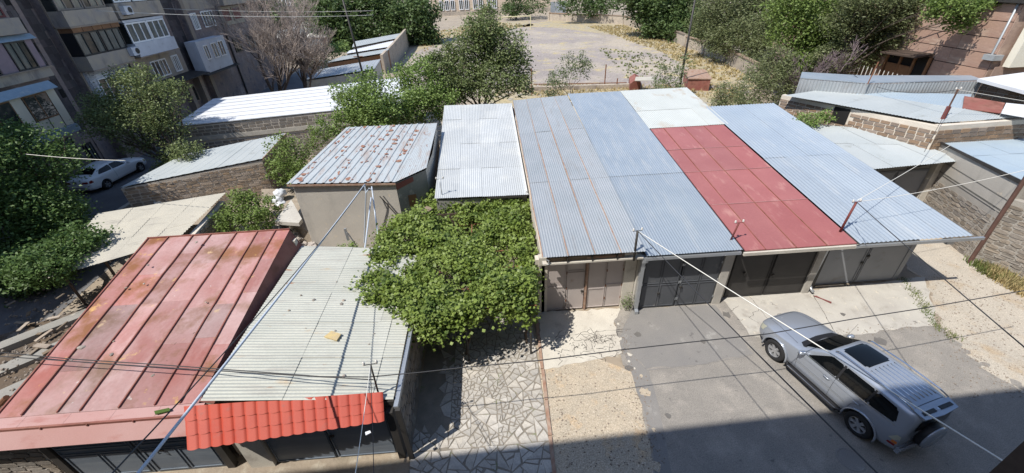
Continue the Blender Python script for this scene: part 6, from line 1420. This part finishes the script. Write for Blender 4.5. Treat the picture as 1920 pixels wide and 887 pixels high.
# big far trees
GT='dark trees beyond the sheds'
for i,(lb_,bx_,blobs_) in enumerate((
 ('dark spreading tree nearest to the far stepped sheds',(-11,88),[(770,45,88,50,38,4940),(735,70,87,40,28,3610),(790,20,90,34,26,2470),(800,70,87,24,20,1330)]),
 ('broad dark green tree top centre left behind the tall pole',(-22,90),[(690,40,90,60,48,7980),(660,75,88,44,34,4370),(700,0,92,60,26,3800)]),
 ('olive green tree standing before the beige two storey building',(-29,86),[(625,50,86,36,44,4560),(600,20,88,40,30,3420),(640,80,84,30,24,2280)]),
 ('small dark tree just right of the bare tree top',(-44,100),[(520,28,100,24,26,1710),(505,45,98,18,18,950)]))):
    tree('tree',lb_,(bx_[0],bx_[1],0),[blob(*b) for b in blobs_],.55,M['leaf_far'],.30,'tree',GT,n_tw=2)
GR='trees along the sports ground wall'
for i,(lb_,bx_,blobs_,mt_) in enumerate((
 ('dark tree at the far left corner of the sports ground wall',(9,128),[(985,5,128,45,22,2850),(960,18,126,20,12,950)],'leaf_far'),
 ('tree behind the far middle of the sports ground wall',(26,112),[(1090,5,112,40,20,2470),(1130,12,110,34,16,1900)],'leaf_far'),
 ('dark rounded tree beyond the bend of the sports ground wall',(37,84),[(1215,15,84,36,30,4370),(1245,45,80,40,24,4180),(1290,25,78,36,34,4370),(1275,60,76,30,18,2280),(1245,5,82,60,34,5000),(1200,-10,84,50,26,3000),(1310,60,74,36,34,4000)],'leaf_far'),
 ('grey green drooping tree overhanging the sports ground wall',(37,58),[(1370,30,58,50,44,8550),(1400,70,54,52,36,7220),(1350,75,56,30,26,2850),(1430,20,58,50,40,6080),(1440,90,50,40,28,4180),(1330,40,60,40,40,5000),(1470,50,50,44,44,5000),(1400,-5,58,80,34,6000)],'leaf_willow'),
 ('dense green tree between the drooping tree and the mauve twigged tree',(27.5,38),[(1510,60,38,54,44,7500),(1545,115,36,46,28,5000),(1480,15,40,50,34,5000),(1560,60,37,50,44,7000),(1500,125,36,44,22,3500),(1540,0,38,70,34,5500)],'leaf_green'),
 ('tree with mauve bare twigs in front of the pink tuff wall',(27,34),[(1640,40,33.5,44,44,3600),(1600,30,34,50,44,4400),(1690,15,32,34,26,2000),(1600,100,34,42,34,4200),(1650,85,33.5,34,34,2200),(1640,0,33,60,30,4500),(1695,50,32,32,44,3400),(1560,110,34,40,26,3200)],'leaf_willow'))):
    tree('tree',lb_,(bx_[0],bx_[1],0),[blob(*b) for b in blobs_],.50 if i<3 else .30 if i<4 else .21,M[mt_],.22,'tree',GR,n_tw=4,asp=1.9 if mt_!='leaf_willow' else 3.)
tree('tree','leafy branch hanging across the top of the pink tuff wall',(29.2,44,0),[blob(1785,12,27,45,22,2850),blob(1800,35,27,28,20,1330),blob(1840,8,27,26,10,665)],.17,M['leaf_green'],.10,n_tw=3)
# bare trees
def bare(name,lbl,base,L,r,depth,mtl,spread,seed,up=.25,bend=0,group=None):
    rnd=random.Random(seed);t=thing(name,lbl,'bare tree',base,group);w=MB();tw=MB()
    def rec(p,d,l,rr,k):
        n=3;pts=[p];dd=d.copy()
        for i in range(n):
            dd=(dd+Vector((rnd.uniform(-1,1),rnd.uniform(-1,1),rnd.uniform(-.4,.7)))*.16).normalized();pts.append(pts[-1]+dd*l/n)
        (w if k>=depth-1 else tw).tube(pts,max(rr,.014),5 if k>=depth-1 else 3,max(rr*.6,.010),False)
        if k==0:return
        for i in range(4 if k>1 else 6):
            q=pts[1+rnd.randrange(n)] if i else pts[-1];nd=(dd+Vector((rnd.uniform(-1,1),rnd.uniform(-1,1),rnd.uniform(-.5,.9)))*spread).normalized()
            rec(q,nd,l*rnd.uniform(.55,.8),rr*.55,k-1)
    for i in range(3):rec(Vector(base),Vector((rnd.uniform(-.5,.5),rnd.uniform(-.4,.4),1)).normalized(),L,r,depth)
    w.build('trunk',M['bark'],t);tw.build('twigs',mtl,t)
bp_=P(505,165,0)
bare('bare_tree','large leafless grey tree in front of the apartment block',(-21.5,44.5,0),4.6,.15,5,M['twig'],.62,5)
bare('bare_tree','second leafless multi stemmed tree left of the far sheds',(-19,46,0),3.2,.12,5,M['twig'],.8,11)
bare('bare_tree','mauve leafless twigs among the leaves before the pink tuff wall',(26.6,33.5,0),2.6,.09,4,mat('mauve_twig',(.20,.155,.165),(.15,.115,.12),2.,.95),.7,8)
# ---------------- small things ----------------
GRK='loose stones lying on the ribbed pale roof'
SH=[]
for i in range(4):
    bm=bmesh.new();bmesh.ops.create_icosphere(bm,subdivisions=1,radius=1)
    for v in bm.verts:v.co*=random.uniform(.7,1.15)
    me=bpy.data.meshes.new('stone');bm.to_mesh(me);bm.free();me.materials.append(M['rubble']);SH.append(me)
def stone(p,s,lbl,grp,cat='stone'):
    o=bpy.data.objects.new('loose_stone',random.choice(SH));COL.objects.link(o);o.location=p;o.scale=(s*random.uniform(.8,1.4),s,s*.55);o.rotation_euler=(0,0,random.uniform(0,6.28));o['label']=lbl;o['category']=cat;o['group']=grp
for a,b,s in ((590,568,.07),(644,564,.06),(641,570,.06),(632,531,.03),(567,561,.04),(670,571,.03),(628,620,.03),(643,702,.05),(575,620,.03),(700,620,.03),(545,590,.04),(690,640,.03)):
    p=P(a,b,2.5);p.z=zg(p.x)+.03;stone(p,s,'small loose stone lying on the ribbed pale roof',GRK)
for a,b,s in ((152,651,.09),(209,665,.07),(287,704,.06),(135,675,.03),(368,454,.06),(277,497,.05),(236,540,.05),(270,532,.04),(386,567,.04),(213,640,.03),(228,760,.04),(158,763,.04)):
    p=P(a,b,2.8);p=P(a,b,zq(p.y)+.03);stone(p,s,'small loose stone lying on the faded red seamed roof','loose stones lying on the faded red roof')
p=P(625,631,2.5);w=MB();w.prism([P(608,633,zg(-4.6)+.05),P(632,640,zg(-4.6)+.05),P(640,628,zg(-4.6)+.05),P(622,622,zg(-4.6)+.05)],.04);o=w.build('flat_stone',mat('ochre_stone',(.52,.40,.18),(.42,.33,.20),9.,.9),None);tag(o,'flat ochre stone slab lying in the middle of the ribbed pale roof','stone slab')
w=MB();w.prism([P(290,772,2.46),P(318,766,2.46),P(321,771,2.46),P(292,778,2.46)],.03);o=w.build('moss_patch',M['moss'],None);tag(o,'bright green moss strip on the front of the faded red roof','moss')
w=MB();w.prism([P(686,817,2.15),P(696,812,2.15),P(694,808,2.15),P(685,811,2.15)],.02);o=w.build('paper_scrap',M['white'],None);tag(o,'small white scrap on the lower edge of the bright red tile canopy','scrap')
# rubble heap, sacks
mb=MB()
def rock(mb,c,s):
    n=6;V=[];c=Vector(c)
    for zz_,k in ((-.5,.7),(0,1),(.5,.6)):
        for i in range(n):
            a=i/n*6.283;V.append(c+Vector((math.cos(a)*s*k*random.uniform(.7,1.3),math.sin(a)*s*k*random.uniform(.7,1.2),zz_*s)))
    F=[(j*n+i,j*n+(i+1)%n,(j+1)*n+(i+1)%n,(j+1)*n+i) for j in range(2) for i in range(n)]+[tuple(range(2*n,3*n))]
    mb.add(V,F)
for i in range(170):
    p=P(random.uniform(505,605),random.uniform(420,472),random.uniform(.1,.5));rock(mb,p,random.uniform(.07,.2))
mb.build('rubble_heap',M['rubble'],None,'stuff')
for i,(a,b,lb_) in enumerate(((525,362,'uppermost crumpled white sack beside the concrete ledge'),(520,374,'middle crumpled white sack beside the concrete ledge'),(527,384,'lowest crumpled white sack on the rubble'))):
    bm=bmesh.new();bmesh.ops.create_icosphere(bm,subdivisions=3,radius=.32)
    for v in bm.verts:
        n=math.sin(v.co.x*17+i)*math.cos(v.co.y*13+i*2)*math.sin(v.co.z*15);v.co*=1+n*.22;v.co.z*=.7
    me=bpy.data.meshes.new('sack');bm.to_mesh(me);bm.free();p=P(a,b,1.3-i*.25);o=link('sack',me,M['bag'],None,p,None,True);tag(o,lb_,'sack','white sacks beside the rubble')
mb=MB();
w=MB();w.prism([P(505,420,.0),P(600,470,.0),P(620,440,0),P(560,380,.0),P(500,380,0)],.9);o=w.build('rubble_base',M['dirt'],None,'stuff')
# ruined floor and debris lower left
rf=sheet('ruined_floor',[(-19,8),(-12.3,7),(-12.3,13.8),(-16,14.5),(-20,12)],.03,mat('ruin_soil',(.13,.095,.065),(.09,.07,.055),1.2,.95,bump=.03,bs=10,fine=.3,stains=(((.25,.22,.19),1.,.55,.68),)))
GD='broken boards and slabs strewn over the ruined floor'
for i,(x0,y0,x1,y1,wd) in enumerate(((-18.5,9.5,-13.2,14.2,.55),(-17,8.6,-12.8,12.6,.6),(-19,11,-15,14.6,.5))):
    a=Vector((x0,y0,0));b=Vector((x1,y1,0));d_=(b-a).normalized();n_=Vector((-d_.y,d_.x,0))*wd/2
    w=MB();w.prism([a-n_,b-n_,b+n_,a+n_],.18+.04*i);o=w.build('concrete_strip',M['plaster_dark'],None);tag(o,['long concrete strip in the middle of the ruined floor','concrete strip nearest the faded red roof on the ruined floor','far concrete strip of the ruined floor under the tree'][i],'concrete strip')
for i in range(26):
    p=P(random.uniform(20,175),random.uniform(560,735),.12)
    if p.x>-12.6:continue
    a=random.uniform(0,3.14);l=random.uniform(.08,.32);wd=random.uniform(.03,.09);u=Vector((math.cos(a),math.sin(a),random.uniform(-.1,.15)))*l;v=Vector((-math.sin(a),math.cos(a),0))*wd
    p.z=random.uniform(.15,.3);w=MB();w.prism([p-u-v,p+u-v,p+u+v,p-u+v],.03);o=w.build('debris_board',M['wood'] if i%3 else M['rubble'],None);tag(o,'splintered weathered board lying on the ruined floor at the lower left' if i%3 else 'broken pale slab piece lying on the ruined floor at the lower left',"board" if i%3 else "slab",'broken boards strewn over the ruined floor' if i%3 else 'broken slab pieces on the ruined floor')
mb=MB()
for i in range(420):
    p=P(random.uniform(5,200),random.uniform(540,745),.1)
    if p.x>-12.5:continue
    rock(mb,(p.x,p.y,random.uniform(.04,.25)),random.uniform(.015,.06))
mb.build('debris_gravel',M['rubble'],None,'stuff')
w=MB();w.tube([P(-10,768,.6),P(12,745,1.2)],.07,7);o=w.build('rusty_post',M['rust'],None);tag(o,'rusty post stub at the lower left corner of the faded red roof','post')
mb=MB()
for i in range(900):
    a,b=random.choice([((1735,522),(1925,745)),((1012,690),(1220,880)),((1750,480),(1910,640))]);p=P(random.uniform(a[0],b[0]),random.uniform(a[1],b[1]),0)
    rock(mb,(p.x,p.y,.015),random.uniform(.008,.028))
for (a,b),n in ((((1190,700),(1228,880)),160),(((1158,590),(1185,700)),90),(((1765,612),(1915,745)),160),(((1440,642),(1757,608)),120),(((1052,700),(1060,870)),60)):
    for i in range(n):
        p=P(*a,0).lerp(P(*b,0),random.random());rock(mb,(p.x+random.gauss(0,.16),p.y+random.gauss(0,.12),.018),random.uniform(.007,.024))
mb.build('pebbles',M['rubble'],None,'stuff')
for k in list(bpy.data.objects):
    if '_rl' in k.keys():del k['_rl']
